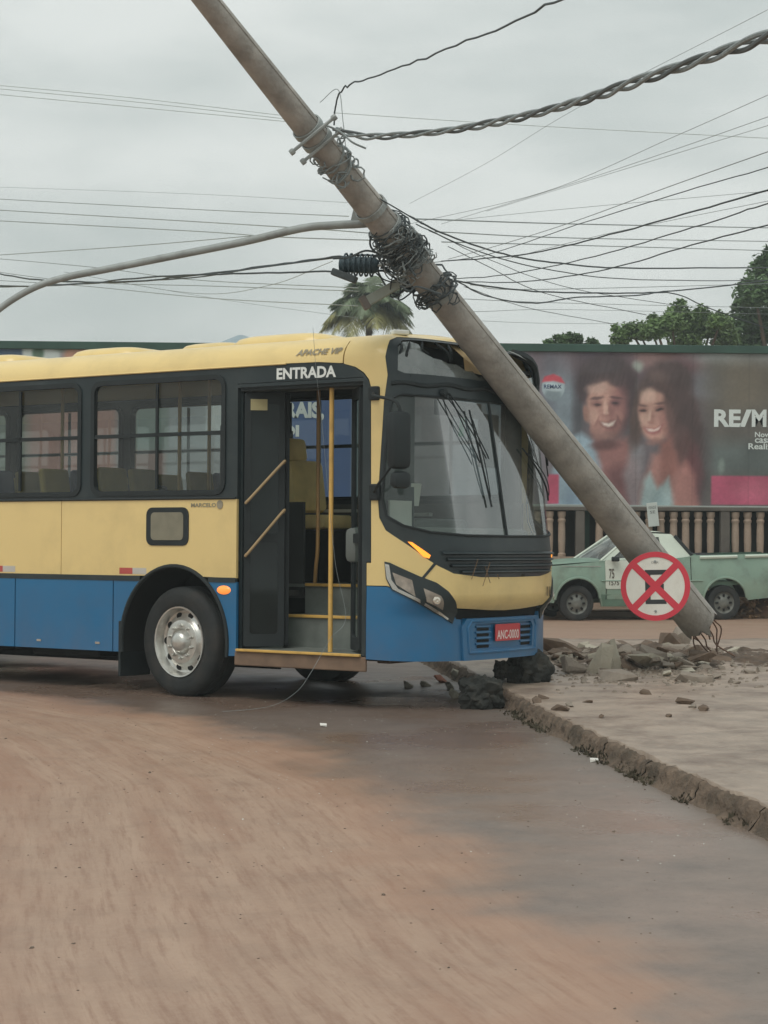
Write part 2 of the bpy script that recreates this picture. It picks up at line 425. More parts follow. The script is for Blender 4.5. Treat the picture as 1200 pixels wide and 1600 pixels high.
last = [V[base+len(ext)*nx+i] for i in range(nx)]
V += [(p[0], p[1]+.03, -.01) for p in last]
for i in range(nx-1): F.append((base+len(ext)*nx+i, base+len(ext)*nx+i+1, n0+i+1, n0+i))
link('pavement', mesh('pavement', V, F), pv_m, smooth=True, kind='structure', label='raised pavement corner coated with drying mud')

# kerb: worn, dirt-caked rounded edge in lengths
kb_m = mat('dirty_kerb', L((106, 91, 77)), rough=.95, var=.35, vs=9, bump=1., bs=40, dirt=L((62, 57, 46)), dirt_s=3, dirt_a=.95)
kerb = empty('kerb', (0, 0, 0), kind='structure', label='worn kerb caked in dark dirt along the muddy pavement')
yk = 4.0
while yk < 22.1:
    y1 = min(yk+1.0, 22.2); V = []; F = []; n = 14; rows = []; n = 44
    pr = [(-.13, -.02), (-.095, .008), (-.07, .022), (-.052, .04), (-.044, .065), (-.036, .09), (-.028, .112), (-.012, .130), (.015, .140), (.05, .138), (.12, .10)]
    for j in range(n+1):
        y = yk+.005+(y1-yk-.010)*j/n; k = kerb_x(y)
        for dx, z in pr:
            q = fbm(k+dx, y, 5, 4, z*9); V.append((k+dx+.014*fbm(k, y, 9, 4, z*14)+.014*fbm(k, y, 26, 3, z*40), y, max(-.02, z+.006*fbm(k+dx, y, 14, 4, 3.)+.012*fbm(k, y, 2.2, 3))))
    m_ = len(pr)
    for j in range(n):
        for i in range(m_-1): a = j*m_+i; F.append((a, a+1, a+m_+1, a+m_))
    F.append(tuple(range(m_))); F.append(tuple(n*m_+i for i in range(m_))[::-1])
    link('kerb_stone', mesh('kerb_stone', V, F), kb_m, kerb, smooth=True)
    yk = y1
# tufts of weed and clods caught in the gutter (nobody could count them)
V = []; F = []
for _ in range(1800):
    y = 9.2+R.random()**1.0*9.5; k = kerb_x(y)+R.gauss(-.075, .035); h = R.uniform(.01, .035); w = R.uniform(.006, .02)
    if fbm(k, y, 1.3) < -.1: continue
    a = R.uniform(0, 6.28); z = .01+max(0, (k-kerb_x(y)+.08))*.9; n = len(V); lx, ly = R.uniform(-.02, .02), R.uniform(-.02, .02)
    V += [(k-w*math.cos(a), y-w*math.sin(a), z), (k+w*math.cos(a), y+w*math.sin(a), z), (k+lx, y+ly, z+h)]; F.append((n, n+1, n+2))
link('gutter_weeds', mesh('gutter_weeds', V, F), mat('weed', L((68, 62, 46)), rough=.8, var=.3), kind='stuff', label='thin weeds growing in the dirt along the kerb')

# loose grit on the street and pavement
def pebble(V, F, c, r, flat=.6):
    n = len(V); a0 = R.uniform(0, 6.28); k = 5
    for i in range(k):
        a = a0+i*2*math.pi/k; q = r*R.uniform(.7, 1.2); V.append((c[0]+q*math.cos(a), c[1]+q*math.sin(a), c[2]))
    for i in range(k):
        a = a0+.4+i*2*math.pi/k; q = r*R.uniform(.4, .7); V.append((c[0]+q*math.cos(a), c[1]+q*math.sin(a), c[2]+r*flat*R.uniform(.7, 1.2)))
    for i in range(k): F.append((n+i, n+(i+1) % k, n+k+(i+1) % k, n+k+i))
    F.append(tuple(n+k+i for i in range(k)))
V = []; F = []
for _ in range(900):
    y = 5+R.random()*13.5; x = R.uniform(-3.6, kerb_x(y)-.1)
    pebble(V, F, (x, y, road_z(x, y)-.002), R.uniform(.003, .009) if R.random() < .985 else R.uniform(.01, .015))
link('road_grit', mesh('road_grit', V, F), mat('grit', L((104, 92, 80)), rough=.9, var=.4, vs=30), kind='stuff', label='small grit scattered over the wet street')
V = []; F = []
for _ in range(240):
    y = 9+R.random()*8.5; x = R.uniform(-1.5, kerb_x(y)-.1)
    pebble(V, F, (x, y, road_z(x, y)-.001), R.uniform(.003, .007), .4)
link('glass_crumbs', mesh('glass_crumbs', V, F), mat('crumb', L((205, 208, 200)), rough=.2, var=.2), kind='stuff', label='pale crumbs of broken glass scattered on the street')

# ------------------------------------------------------------------ distant hill in the mist
V = []; F = []; n = 90
def hz(x):
    return 3+19.5*math.exp(-((x+16)/12)**2)+18.6*math.exp(-((x-15)/14)**2)+9*math.exp(-((x-70)/30)**2)+5*math.exp(-((x+80)/30)**2)+1.2*mnoise.fractal(Vector((x*.1, 0, 0)), 1, 2, 5)
for i in range(n):
    x = -110+220*i/(n-1); h = max(2, hz(x))
    for k in range(8):
        s = k/7; V.append((x, 215-35*(1-s)+3*mnoise.noise(Vector((x*.15, s*5, 2))), -.5+h*math.sin(s*math.pi/2)))
    V.append((x, 232, -.5))
for i in range(n-1):
    for k in range(8): a = i*9+k; F.append((a, a+9, a+10, a+1))
link('hill', mesh('hill', V, F), mat('hill_haze_blue', L((142, 160, 168)), rough=.95, var=.1, vs=.1), smooth=True, kind='structure', label='low wooded hills fading into mist behind the billboards')  # pale blue of the distance haze is put into the hill's own colour

# ------------------------------------------------------------------ plinth wall, baluster fence
FY = 34.0
beige = mat('cream_concrete', L((164, 144, 127)), rough=.85, var=.15, vs=2, bump=.2, bs=12, dirt=L((92, 78, 66)), dirt_s=2.2, dirt_a=.8)
greyc = mat('grey_concrete_post', L((98, 92, 85)), rough=.9, var=.15, vs=3, bump=.2, bs=14, dirt=L((66, 62, 58)), dirt_s=2, dirt_a=.6)
w = MB(); w.box((1.5, FY, .475), (23, .2, .97)); w.box((1.5, FY, .985), (23, .26, .05))
link_w = w.build('plinth_wall', beige, label='low stained plinth wall under the row of balusters', cat='wall')
fence = empty('baluster_fence', (1.5, FY, 1.0), label='fence of cream concrete balusters and grey posts below the billboards', cat='fence')
prof = [(.0, 0), (.072, 0), (.072, .05), (.056, .065), (.062, .12), (.068, .3), (.065, .52), (.060, .60), (.074, .625), (.074, .655), (.058, .672), (.064, .70), (.076, .73), (.076, .80), (0, .80)]
bme = None
posts = [at(p, 830, FY).x for p in (906, 1132)]; dpx = posts[1]-posts[0]
PX = [posts[0]+dpx*k for k in range(-4, 4)]
x = -9.8
while x < 12.9:
    if min(abs(x-p) for p in PX) > .16:
        if bme is None:
            o = MB().lathe(prof, 10).build('baluster', beige, fence, smooth=True); bme = o.data
        else:
            o = bpy.data.objects.new('baluster', bme); COL.objects.link(o); o.parent = fence
        o.location = (x-1.5, R.uniform(-.006, .006), .012); o.rotation_euler = (0, R.uniform(-.012, .012), R.uniform(0, 1))
    x += .2195
for p in PX:
    MB().box((p-1.5, 0, .425), (.16, .17, .83), bev=.01).build('post', greyc, fence)
MB().box((0, 0, .862), (23, .2, .07), bev=.012).build('top_rail', greyc, fence)
# added dark sheet that makes the gaps between the balusters dark
me = MB(); me.box((1.5, FY+.55, .95), (23.4, .03, 1.9)); me.build('gap_backing', mat('gap_dark', L((46, 46, 46)), rough=.95, var=.3, vs=2), label='dark sheet added behind the balusters to darken the gaps', cat='backing sheet')
# small notice on the fence
nb = empty('notice_board', tuple(at(1020, 804, FY-.18)), (0, math.radians(-6), 0), label='small white notice tied to the balusters above the pickup cab', cat='notice')
MB().box((0, 0, 0), (.19, .012, .42), bev=.004).build('board', mat('notice_white', L((188, 194, 188)), rough=.7, var=.06), nb)
ns_ = lambda a, h, off: (a, -.007-off, h)
blk = mat('print_dark', L((98, 102, 100)), rough=.8)
text('lettering', 'VENDE', (-.07, .10, .07, .15), ns_, blk, nb, off=.002); text('lettering', 'SE', (-.045, .02, .045, .07), ns_, blk, nb, off=.002)

# ------------------------------------------------------------------ billboards
BY = 34.3
tilt = .005
def srgb_img(fn, x0, x1, z0, z1, nx, nz):
    X, Z = np.meshgrid(np.linspace(x0, x1, nx), np.linspace(z0, z1, nz)); return X, Z, fn(X, Z)
class Paint:      # soft-edged printed picture, worked out per vertex in photo-sized units
    def __init__(s, X, Y, base): s.X = X; s.Y = Y; s.C = np.zeros(X.shape+(3,))+np.array(base, float)
    def _mix(s, a, col): a = a[..., None]; s.C = s.C*(1-a)+np.array(col, float)*a
    def ell(s, cx, cy, rx, ry, col, rot=0., soft=.25, op=1.):
        c, q = math.cos(math.radians(rot)), math.sin(math.radians(rot)); dx, dy = s.X-cx, s.Y-cy
        u = (dx*c+dy*q)/rx; v = (-dx*q+dy*c)/ry; d = np.sqrt(u*u+v*v)
        a = np.clip((1+soft/2-d)/soft, 0, 1); s._mix(a*a*(3-2*a)*op, col)
    def rect(s, x0, y0, x1, y1, col, soft=3., op=1.):
        a = np.clip((s.X-x0)/soft+.5, 0, 1)*np.clip((x1-s.X)/soft+.5, 0, 1)*np.clip((s.Y-y0)/soft+.5, 0, 1)*np.clip((y1-s.Y)/soft+.5, 0, 1); s._mix(a*op, col)
    def poly(s, P, col, soft=3., op=1.):
        ins = np.zeros(s.X.shape, bool); n = len(P); j = n-1; D = np.full(s.X.shape, 1e9)
        for i in range(n):
            xi, yi = P[i]; xj, yj = P[j]
            with np.errstate(divide='ignore', invalid='ignore'):
                ins ^= ((yi > s.Y) != (yj > s.Y)) & (s.X < (xj-xi)*(s.Y-yi)/(yj-yi+1e-12)+xi)
            t = np.clip(((s.X-xi)*(xj-xi)+(s.Y-yi)*(yj-yi))/((xj-xi)**2+(yj-yi)**2+1e-9), 0, 1)
            D = np.minimum(D, np.hypot(s.X-xi-t*(xj-xi), s.Y-yi-t*(yj-yi))); j = i
        a = np.clip(np.where(ins, D, -D)/soft+.5, 0, 1); s._mix(a*op, col)
def billboard(x0, x1, paint, label, frame_label=None):
    z0, z1 = 1.93, 4.66; cx = (x0+x1)/2
    root = empty('billboard', (cx, BY, 0), (0, tilt, 0), label=label, cat='billboard')
    nx, nz = int((x1-x0)/.019), int((z1-z0)/.019)
    xs_ = np.linspace(x0, x1, nx); zs_ = np.linspace(z0, z1, nz)
    X, Z = np.meshgrid(xs_, zs_)
    PXx = 600+X/BY*CF; PY = 800+CF*CPIT-(Z-CH)/BY*CF+ (PXx-600)*.005
    C = paint(PXx, PY)
    V = [(a-cx, 0, b) for b in zs_ for a in xs_]
    F = [(j*nx+i, j*nx+i+1, (j+1)*nx+i+1, (j+1)*nx+i) for j in range(nz-1) for i in range(nx-1)]
    me = mesh('poster', V, F); ca = me.color_attributes.new('print', 'FLOAT_COLOR', 'POINT')
    s = np.clip(C, 0, 255)/255; lin = np.where(s <= .04045, s/12.92, ((s+.055)/1.055)**2.4)
    bf = np.ones((nz*nx, 4), dtype=np.float32); bf[:, :3] = lin.reshape(-1, 3); ca.data.foreach_set('color', bf.ravel())
    link('poster', me, MATS['print_paper'], root)
    g = MATS['frame_green']; wd = x1-x0
    f = MB(); f.box((0, .03, z1+.065), (wd, .16, .14), bev=.01); f.build('top_board', g, root)
    f = MB(); f.box((0, .0, z0-.04), (wd, .22, .075), bev=.01); f.build('ledge', mat('ledge_grey', L((150, 156, 150)), rough=.7, var=.15, vs=2), root)
    k = MB(); k.box((0, .05, (z0+z1)/2), (wd, .06, z1-z0)); k.build('backing', g, root)
    for i in range(4):
        MB().box((-wd/2+.6+(wd-1.2)*i/3, .22, 2.3), (.14, .22, 4.6)).build('post', g, root)
    return root
MATS['print_paper'] = attr_mat('print_paper', 'print', rough=.65, var=.07, vs=2.5)
mat('frame_green', L((50, 78, 68)), rough=.75, var=.2, vs=2)

_g = np.random.RandomState(5)
def vnoise(X, Y, cell, seed, sx=1., sy=1.):
    g = np.random.RandomState(seed).rand(220, 220); u = np.abs(X*sx/cell+40) % 218; v = np.abs(Y*sy/cell+40) % 218
    i = u.astype(int); j = v.astype(int); a = u-i; b = v-j; a = a*a*(3-2*a); b = b*b*(3-2*b)
    return (g[j, i]*(1-a)+g[j, i+1]*a)*(1-b)+(g[j+1, i]*(1-a)+g[j+1, i+1]*a)*b
def paint_couple(X, Y):
    # a slightly warped coordinate keeps every printed edge irregular, as a photograph's are
    wx = (vnoise(X, Y, 14, 1)-.5)*2.6+(vnoise(X, Y, 5, 2)-.5)*1.2; wy = (vnoise(X, Y, 14, 3)-.5)*2.6+(vnoise(X, Y, 5, 4)-.5)*1.2
    p = Paint(X, Y, (92, 84, 88)); p.X = X+wx; p.Y = Y+wy
    p.rect(700, 500, 893, 800, (106, 112, 122), 14); p.rect(820, 500, 846, 800, (112, 98, 104), 18, .8); p.rect(866, 500, 893, 800, (120, 134, 142), 12, .8)
    p.rect(845, 660, 868, 800, (112, 96, 96), 12, .5); p.rect(893, 500, 908, 800, (66, 70, 76), 12, .8)
    p.ell(1000, 545, 140, 60, (94, 78, 84), 0, .9); p.ell(930, 545, 34, 22, (88, 78, 90), 0, .9, .8); p.ell(1020, 552, 30, 26, (132, 104, 100), 0, .9, .8); p.ell(1050, 545, 26, 16, (104, 74, 74), 0, .9, .7)
    p.ell(994, 572, 9, 9, (150, 166, 154), 0, 1.2, .7); p.ell(987, 602, 7, 13, (158, 172, 162), 0, 1.2, .7)
    p.ell(1090, 580, 30, 50, (80, 62, 66), 0, .9, .8); p.ell(1076, 560, 22, 22, (100, 66, 70), 0, 1., .6)
    p.rect(1098, 500, 1300, 800, (90, 86, 80), 40); p.ell(1150, 552, 74, 20, (146, 154, 154), 0, 1.2, .8); p.ell(1106, 602, 34, 22, (118, 126, 138), 0, 1.2, .7)
    p.ell(1160, 600, 60, 40, (98, 90, 76), 0, 1.2, .8); p.rect(1090, 690, 1300, 745, (82, 92, 90), 30, .9); p.ell(1126, 728, 5, 12, (122, 136, 128), 0, 1.2, .7); p.ell(1090, 720, 20, 70, (70, 62, 62), 0, 1., .7)
    # ---- man
    p.poly([(862, 735), (880, 694), (905, 676), (925, 688), (975, 800), (860, 800)], (138, 158, 170), 10)
    p.poly([(876, 800), (892, 740), (914, 730), (934, 800)], (118, 138, 156), 16, .7)
    p.poly([(924, 672), (945, 690), (980, 684), (1000, 760), (996, 800), (958, 800), (938, 740)], (140, 96, 92), 14)
    p.poly([(946, 736), (996, 716), (1000, 800), (960, 800)], (104, 66, 68), 18, .8); p.poly([(972, 742), (986, 690), (1004, 700), (1000, 800), (984, 800)], (150, 152, 156), 12, .6)
    p.ell(946, 596, 46, 40, (70, 58, 60), 0, .35); p.ell(975, 625, 17, 46, (66, 52, 56), 8, .6); p.ell(914, 606, 15, 24, (66, 54, 58), 12, .6); p.ell(938, 570, 30, 15, (76, 66, 70), -6, .8, .8)
    p.ell(943, 636, 29, 45, (166, 128, 116), -4, .35); p.ell(944, 662, 24, 25, (158, 118, 108), -2, .4)
    p.ell(913, 647, 5, 13, (158, 116, 104), -10, .7, .9)
    p.ell(964, 642, 15, 42, (130, 88, 86), 5, .9, .75); p.ell(930, 606, 18, 10, (186, 154, 142), -10, .9, .8); p.ell(926, 652, 9, 11, (184, 148, 134), 0, 1., .7); p.ell(964, 651, 8, 9, (160, 116, 108), 0, 1., .7)
    p.ell(932, 592, 18, 8, (72, 58, 60), -14, 1., .8); p.ell(960, 594, 14, 9, (70, 56, 58), 14, 1., .8)
    p.ell(931, 631, 9, 6, (122, 86, 82), -4, 1., .8); p.ell(961, 630, 9, 6, (98, 66, 68), 4, 1., .8)
    p.ell(930, 622.5, 10, 2.4, (84, 62, 62), -12, 1.1, .9); p.ell(961, 621.5, 10, 2.4, (76, 54, 56), 10, 1.1, .9)
    p.ell(932, 632, 5, 2, (62, 46, 48), -5, 1.1); p.ell(960, 631, 5, 2, (56, 42, 46), 5, 1.1)
    p.ell(944, 638, 3, 13, (190, 156, 142), -3, 1.1, .8); p.ell(951, 640, 3, 10, (126, 88, 84), 0, 1.1, .6); p.ell(946, 650, 7.5, 3, (134, 94, 88), 0, 1.1, .7); p.ell(945, 647, 4, 2.5, (192, 158, 144), 0, 1.1, .6)
    p.ell(931, 659, 2, 9, (124, 84, 80), 24, 1.1, .6); p.ell(966, 657, 2, 9, (104, 68, 68), -24, 1.1, .6)
    p.poly([(932, 658), (948, 660), (966, 655), (960, 668), (949, 672), (938, 667)], (112, 74, 72), 4, .8); p.poly([(937, 660), (949, 662), (961, 658), (956, 665), (948, 667), (941, 665)], (206, 192, 182), 3.5)
    p.ell(949, 672, 9, 2.2, (150, 102, 98), -3, 1.1, .7); p.ell(947, 682, 20, 9, (118, 88, 84), 0, 1.1, .55); p.ell(928, 672, 8, 12, (128, 94, 88), 30, 1., .4); p.ell(945, 696, 22, 8, (88, 58, 58), 0, 1.1, .8)
    # ---- woman
    p.poly([(996, 800), (1006, 750), (1018, 712), (1060, 694), (1082, 720), (1090, 790), (1090, 800)], (160, 114, 106), 14)
    p.ell(1040, 606, 40, 44, (72, 58, 58), 14, .4); p.ell(1068, 660, 26, 66, (70, 54, 54), -12, .5); p.ell(996, 648, 12, 50, (84, 66, 62), 8, .7); p.ell(1072, 720, 18, 46, (88, 58, 56), -8, .9, .8)
    p.ell(1084, 744, 14, 44, (96, 50, 56), 0, .9, .6); p.ell(1024, 590, 16, 12, (104, 84, 80), 20, 1.1, .7)
    p.ell(1022, 648, 25, 40, (176, 136, 122), -12, .35); p.ell(1018, 666, 18, 22, (172, 130, 118), -10, .6); p.ell(1010, 618, 12, 11, (202, 170, 154), -16, 1., .75)
    p.ell(1006, 655, 8, 10, (200, 164, 148), 0, 1.1, .7); p.ell(1034, 654, 9, 10, (178, 132, 122), 0, 1.1, .6)
    p.ell(1042, 662, 11, 30, (136, 92, 86), -14, 1., .7); p.poly([(1030, 690), (1050, 682), (1060, 735), (1032, 762)], (140, 92, 84), 12); p.ell(1048, 645, 11, 44, (78, 58, 56), -10, 1., .8); p.ell(1032, 606, 20, 8, (84, 64, 62), 24, 1.1, .7)
    p.ell(1003, 641, 7, 5, (134, 96, 88), 4, 1.1, .7); p.ell(1029, 638, 8, 5, (118, 80, 76), -4, 1.1, .7)
    p.ell(1002, 633.5, 8, 1.9, (98, 72, 68), 8, 1.2, .8); p.ell(1029, 630, 9, 1.9, (90, 64, 62), -6, 1.2, .8)
    p.ell(1003, 642, 5, 1.9, (58, 42, 44), 6, 1.2); p.ell(1029, 639.5, 5.2, 1.9, (54, 40, 42), -6, 1.2)
    p.ell(1013, 650, 2.4, 10, (206, 172, 156), 8, 1.2, .7); p.ell(1018, 652, 2.4, 8, (148, 104, 96), 4, 1.2, .5); p.ell(1014, 660, 5.5, 2.3, (148, 102, 94), 0, 1.2, .7)
    p.poly([(1003, 668), (1018, 670), (1034, 663), (1030, 675), (1020, 680), (1010, 677)], (140, 84, 84), 4, .85); p.poly([(1008, 670), (1019, 672), (1030, 666), (1026, 672), (1019, 675), (1012, 674)], (214, 200, 190), 3.5)
    p.ell(1020, 690, 12, 5, (140, 98, 90), -10, 1.2, .6)
    p.poly([(998, 800), (1004, 752), (1014, 738), (1026, 764), (1044, 744), (1058, 800)], (150, 168, 168), 9); p.poly([(1014, 800), (1020, 768), (1034, 760), (1040, 800)], (128, 148, 150), 10, .6)
    p.poly([(1050, 800), (1054, 746), (1070, 720), (1084, 744), (1088, 800)], (168, 116, 108), 12, .85)
    # strands in the hair
    st = vnoise(X+Y*.25, Y, 5, 9, 1.6, .22); hair = np.clip(1-np.abs(p.C.mean(2)-66)/16, 0, 1)[..., None]; p.C = p.C+hair*(st[..., None]-.45)*14
    p.X = X; p.Y = Y
    # balloon
    p.ell(862, 606, 18, 20, (150, 166, 172), 0, .12)
    p.poly([(844, 598), (848, 589), (862, 585), (874, 590), (880, 600), (862, 596)], (178, 66, 78), 2.5); p.ell(862, 618, 13, 10, (118, 132, 138), 0, .5, .9)
    p.ell(862, 606, 15, 6, (178, 192, 196), 8, .5, .8)
    p.rect(855, 742, 872, 788, (178, 72, 98), 3); p.rect(1110, 743, 1300, 788, (172, 76, 102), 2.5); p.ell(1185, 765, 40, 16, (182, 96, 116), 0, .9, .6)
    C = p.C*(.90+.2*vnoise(X, Y, 26, 12)[..., None])*(.96+.08*vnoise(X, Y, 3, 13)[..., None])
    seam = np.zeros(X.shape)
    for k in range(-2, 10): seam += np.exp(-((X-(640+k*88.))/1.1)**2)
    C = C*(1-.10*np.clip(seam, 0, 1)[..., None])
    return C*.96+np.array((112, 116, 118))*.10  # pale grey haze veil mixed into the print colours
def paint_left(X, Y):
    p = Paint(X, Y, (150, 152, 156))
    p.rect(-400, 500, 32, 570, (74, 92, 112), 4); p.rect(32, 500, 90, 800, (190, 200, 196), 6); p.ell(56, 552, 9, 12, (84, 112, 92), 0, .8); p.rect(52, 550, 58, 640, (92, 112, 96), 3, .8)
    p.ell(95, 540, 16, 10, (120, 140, 124), 0, .9)
    p.ell(120, 556, 24, 16, (180, 140, 118), 0, .5); p.rect(85, 500, 165, 545, (150, 140, 138), 8, .7); p.rect(145, 500, 210, 620, (184, 190, 190), 10)
    p.rect(-400, 600, 180, 820, (206, 158, 148), 10); p.rect(-200, 600, 40, 820, (132, 156, 144), 20, .8); p.rect(190, 600, 262, 820, (150, 166, 160), 10)
    p.rect(200, 705, 258, 820, (182, 140, 134), 8, .8)
    p.rect(262, 580, 360, 700, (186, 192, 196), 4); p.rect(262, 700, 360, 820, (168, 170, 172), 6); p.rect(360, 500, 548, 820, (72, 96, 138), 5); p.rect(548, 500, 700, 820, (128, 142, 148), 5)
    p.rect(320, 630, 347, 672, (224, 228, 228), 2)
    return p.C
b_right = billboard(.46, 9.3, paint_couple, 'billboard with a smiling couple, a balloon and a pink block behind the pickup')
b_left = billboard(-8.6, .40, paint_left, 'billboard seen over the bus roof and through its windows, with a blue lettered field')
bs = lambda r: (lambda a, h, off: (a, -.002-off, h))
def bpx(root, px, py):     # photo pixel -> the board's own plane
    v = at(px, py, BY); return v.x-root.location.x, v.z+ .005*(v.x-root.location.x)
wt = mat('print_white', L((206, 214, 210)), rough=.6, var=.05)
def btext(root, s, x0, y0, x1, y1, m=wt, **k):
    a0, h0 = bpx(root, x0, y1); a1, h1 = bpx(root, x1, y0); text('lettering', s, (a0, h0, a1, h1), bs(root), m, root, **k)
btext(b_right, 'RE', 1114, 640, 1156, 667, bold=.04); btext(b_right, '/', 1154, 640, 1173, 667, bold=.05); btext(b_right, 'M', 1173, 640, 1196, 667, bold=.04); btext(b_right, 'AX', 1198, 640, 1243, 667, bold=.04)
btext(b_right, 'Nova', 1178, 675, 1204, 683, bold=.02); btext(b_right, 'casa', 1178, 685, 1204, 692, bold=.02); btext(b_right, 'Realize', 1168, 693, 1212, 702, bold=.02)
btext(b_right, 'REMAX', 848, 601, 876, 607, m=mat('print_navy', L((60, 78, 110)), rough=.6), bold=.02)
btext(b_left, 'TERRAIS,', 395, 628, 505, 657, bold=.05); btext(b_left, 'SOI', 424, 664, 466, 682, bold=.05)

# ------------------------------------------------------------------ trees
def foliage(name, parent, clumps, n, size, m, droop=0.):
    V = []; F = []
    tot = sum(c[3]**2 for c in clumps)
    for cx, cy, cz, r in clumps:
        for _ in range(int(n*r*r/tot)):
            d = Vector((R.gauss(0, 1), R.gauss(0, 1), R.gauss(0, 1))).normalized()*r*(R.random()**.45)
            if d.z < -.35*r: d.z *= .5
            c = Vector((cx, cy, cz))+d*R.uniform(.8, 1.12); s = size*R.uniform(.55, 1.35)
            a = Vector((R.gauss(0, 1), R.gauss(0, 1), R.gauss(0, .6))).normalized(); b = a.cross(Vector((R.gauss(0, 1), R.gauss(0, 1), R.gauss(0, 1)))).normalized()
            q = len(V); V += [c-a*s, c-b*s*.42, c+a*s+Vector((0, 0, -droop*s)), c+b*s*.42]; F.append((q, q+1, q+2, q+3))
    return link(name, mesh(name, V, F), m, parent)
bark = mat('bark', L((92, 78, 64)), rough=.95, var=.3, vs=4, bump=.6, bs=20)
leafA = mat('leaf_dark', L((72, 98, 56)), rough=.6, var=.45, vs=1.2); leafB = mat('leaf_mid', L((92, 116, 66)), rough=.6, var=.45, vs=1.4)
def tree(loc, clumps, th, tr, n, size, m, label, group=None):
    root = empty('broadleaf_tree', loc, label=label, cat='tree', group=group)
    t = MB(); t.tube(cat_rom([(0, 0, -.1), (.1, 0, th*.35), (-.05, .1, th*.7), (.1, 0, th)], 5), [tr*(1-.5*i/15) for i in range(16)], 10)
    t.build('trunk', bark, root, smooth=True)
    l = MB()
    for cx, cy, cz, r in clumps:
        l.tube(cat_rom([(0, 0, th*.75), (cx*.45, cy*.45, th*.75+(cz-th*.75)*.6), (cx, cy, cz)], 4), [tr*.5*(1-.8*i/8) for i in range(9)], 6)
    l.build('limb', bark, root, smooth=True)
    foliage('crown', root, clumps, n, size, m)
    return root
def clump_px(root, L_, Z0):
    out = []
    for px, py, rp, dz in L_:
        v = at(px, py, Z0+dz); out.append((v.x-root[0], v.y-root[1], v.z, rp*Z0/CF))
    return out
TZ = 58.
r0 = (at(1215, 500, TZ).x, TZ, 0)
tree(r0, clump_px(r0, [(1195, 420, 26, 0), (1222, 400, 30, 2), (1180, 462, 34, -1), (1225, 455, 40, 1), (1172, 505, 34, 0), (1215, 515, 46, 0), (1260, 470, 50, 2), (1165, 540, 30, 0), (1205, 396, 14, 0), (1155, 480, 12, 0)], TZ), 4.5, .28, 17000, .095, leafA, 'tall dark bushy tree at the right edge above the billboard')
r0 = (at(1070, 500, 52).x, 52, 0)
tree(r0, clump_px(r0, [(1060, 492, 22, 0), (1085, 508, 24, 0), (1040, 515, 22, 1), (1110, 515, 26, 0), (1000, 522, 20, 0), (1072, 530, 30, 0), (970, 530, 18, 0), (1132, 530, 24, 0), (1022, 500, 12, 0), (1064, 474, 9, 0), (962, 514, 9, 0), (1050, 508, 22, -1), (1020, 520, 22, -1), (985, 515, 14, 0), (1095, 492, 16, 0), (1125, 505, 20, -1)], 52), 4.0, .2, 13000, .07, leafB, 'lower spreading tree with a ragged top over the couple billboard')
r0 = (at(890, 530, 50).x, 50, 0)
tree(r0, clump_px(r0, [(880, 535, 15, 0), (900, 532, 12, 0), (858, 540, 12, 0), (925, 540, 13, 0), (890, 523, 5, 0), (868, 526, 4, 0)], 50), 3.8, .12, 3000, .055, leafA, 'small tree whose twigs just show over the billboard right of the pole')
# coconut palm behind the bus
PZ = 62.; pv = at(578, 474, PZ)
palm = empty('coconut_palm', (pv.x, PZ, 0), label='coconut palm standing behind the bus with drooping feathery fronds', cat='palm tree')
t = MB(); t.tube(cat_rom([(.2, 0, -.1), (.05, 0, 2.5), (-.1, 0, 5), (0, 0, pv.z-.1)], 6), [.17-.004*i for i in range(19)], 10); t.build('trunk', bark, palm, smooth=True)
fr_m = mat('palm_leaf', L((100, 114, 86)), rough=.55, var=.4, vs=2); fr_d = mat('palm_leaf_dry', L((138, 136, 88)), rough=.6, var=.3)
def frond(az, el, ln, m, tip=.9):
    P = []; n = 12
    for i in range(n+1):
        s = i/n; out = ln*(s-.18*s*s*tip); z = ln*(math.sin(el)*s-tip*s*s*.75); P.append(Vector((math.cos(az)*out*math.cos(el), math.sin(az)*out*math.cos(el), z)))
    b = MB(); b.tube(P, [.03*(1-.8*i/n) for i in range(n+1)], 4); side = Vector((-math.sin(az), math.cos(az), 0)); V = []; F = []
    for i in range(6, 90):
        s = i/90; k = s*n; j = min(int(k), n-1); p = P[j].lerp(P[j+1], k-j); d = (P[j+1]-P[j]).normalized()
        for sg in (-1, 1):
            l = ln*.34*math.sin(math.pi*min(1, s*.85+.16))*R.uniform(.8, 1.1); q = len(V)
            e = p+(side*sg*.75+d*.55)*l+Vector((0, 0, -l*R.uniform(.25, .75))); mid = p.lerp(e, .5)+Vector((0, 0, l*.1)); wd = d*.016
            V += [p-wd*.6, p+wd*.6, mid+wd, e, mid-wd]; F.append((q, q+1, q+2, q+3, q+4))
    b.add(V, F); o = b.build('frond', m, palm, fixn=False); o.location = (0, 0, pv.z); return o
for i in range(34):
    az = i*2.399+.3; el = -.25+1.55*((i*7) % 34)/34
    frond(az, el, R.uniform(1.7, 2.2), fr_m if i % 5 else fr_d, R.uniform(.5, 1.05))
frond(math.pi, .35, 2.0, fr_m, 1.0); frond(math.pi+.35, .1, 1.9, fr_d, .7); frond(.1, .1, 1.7, fr_d, .8)

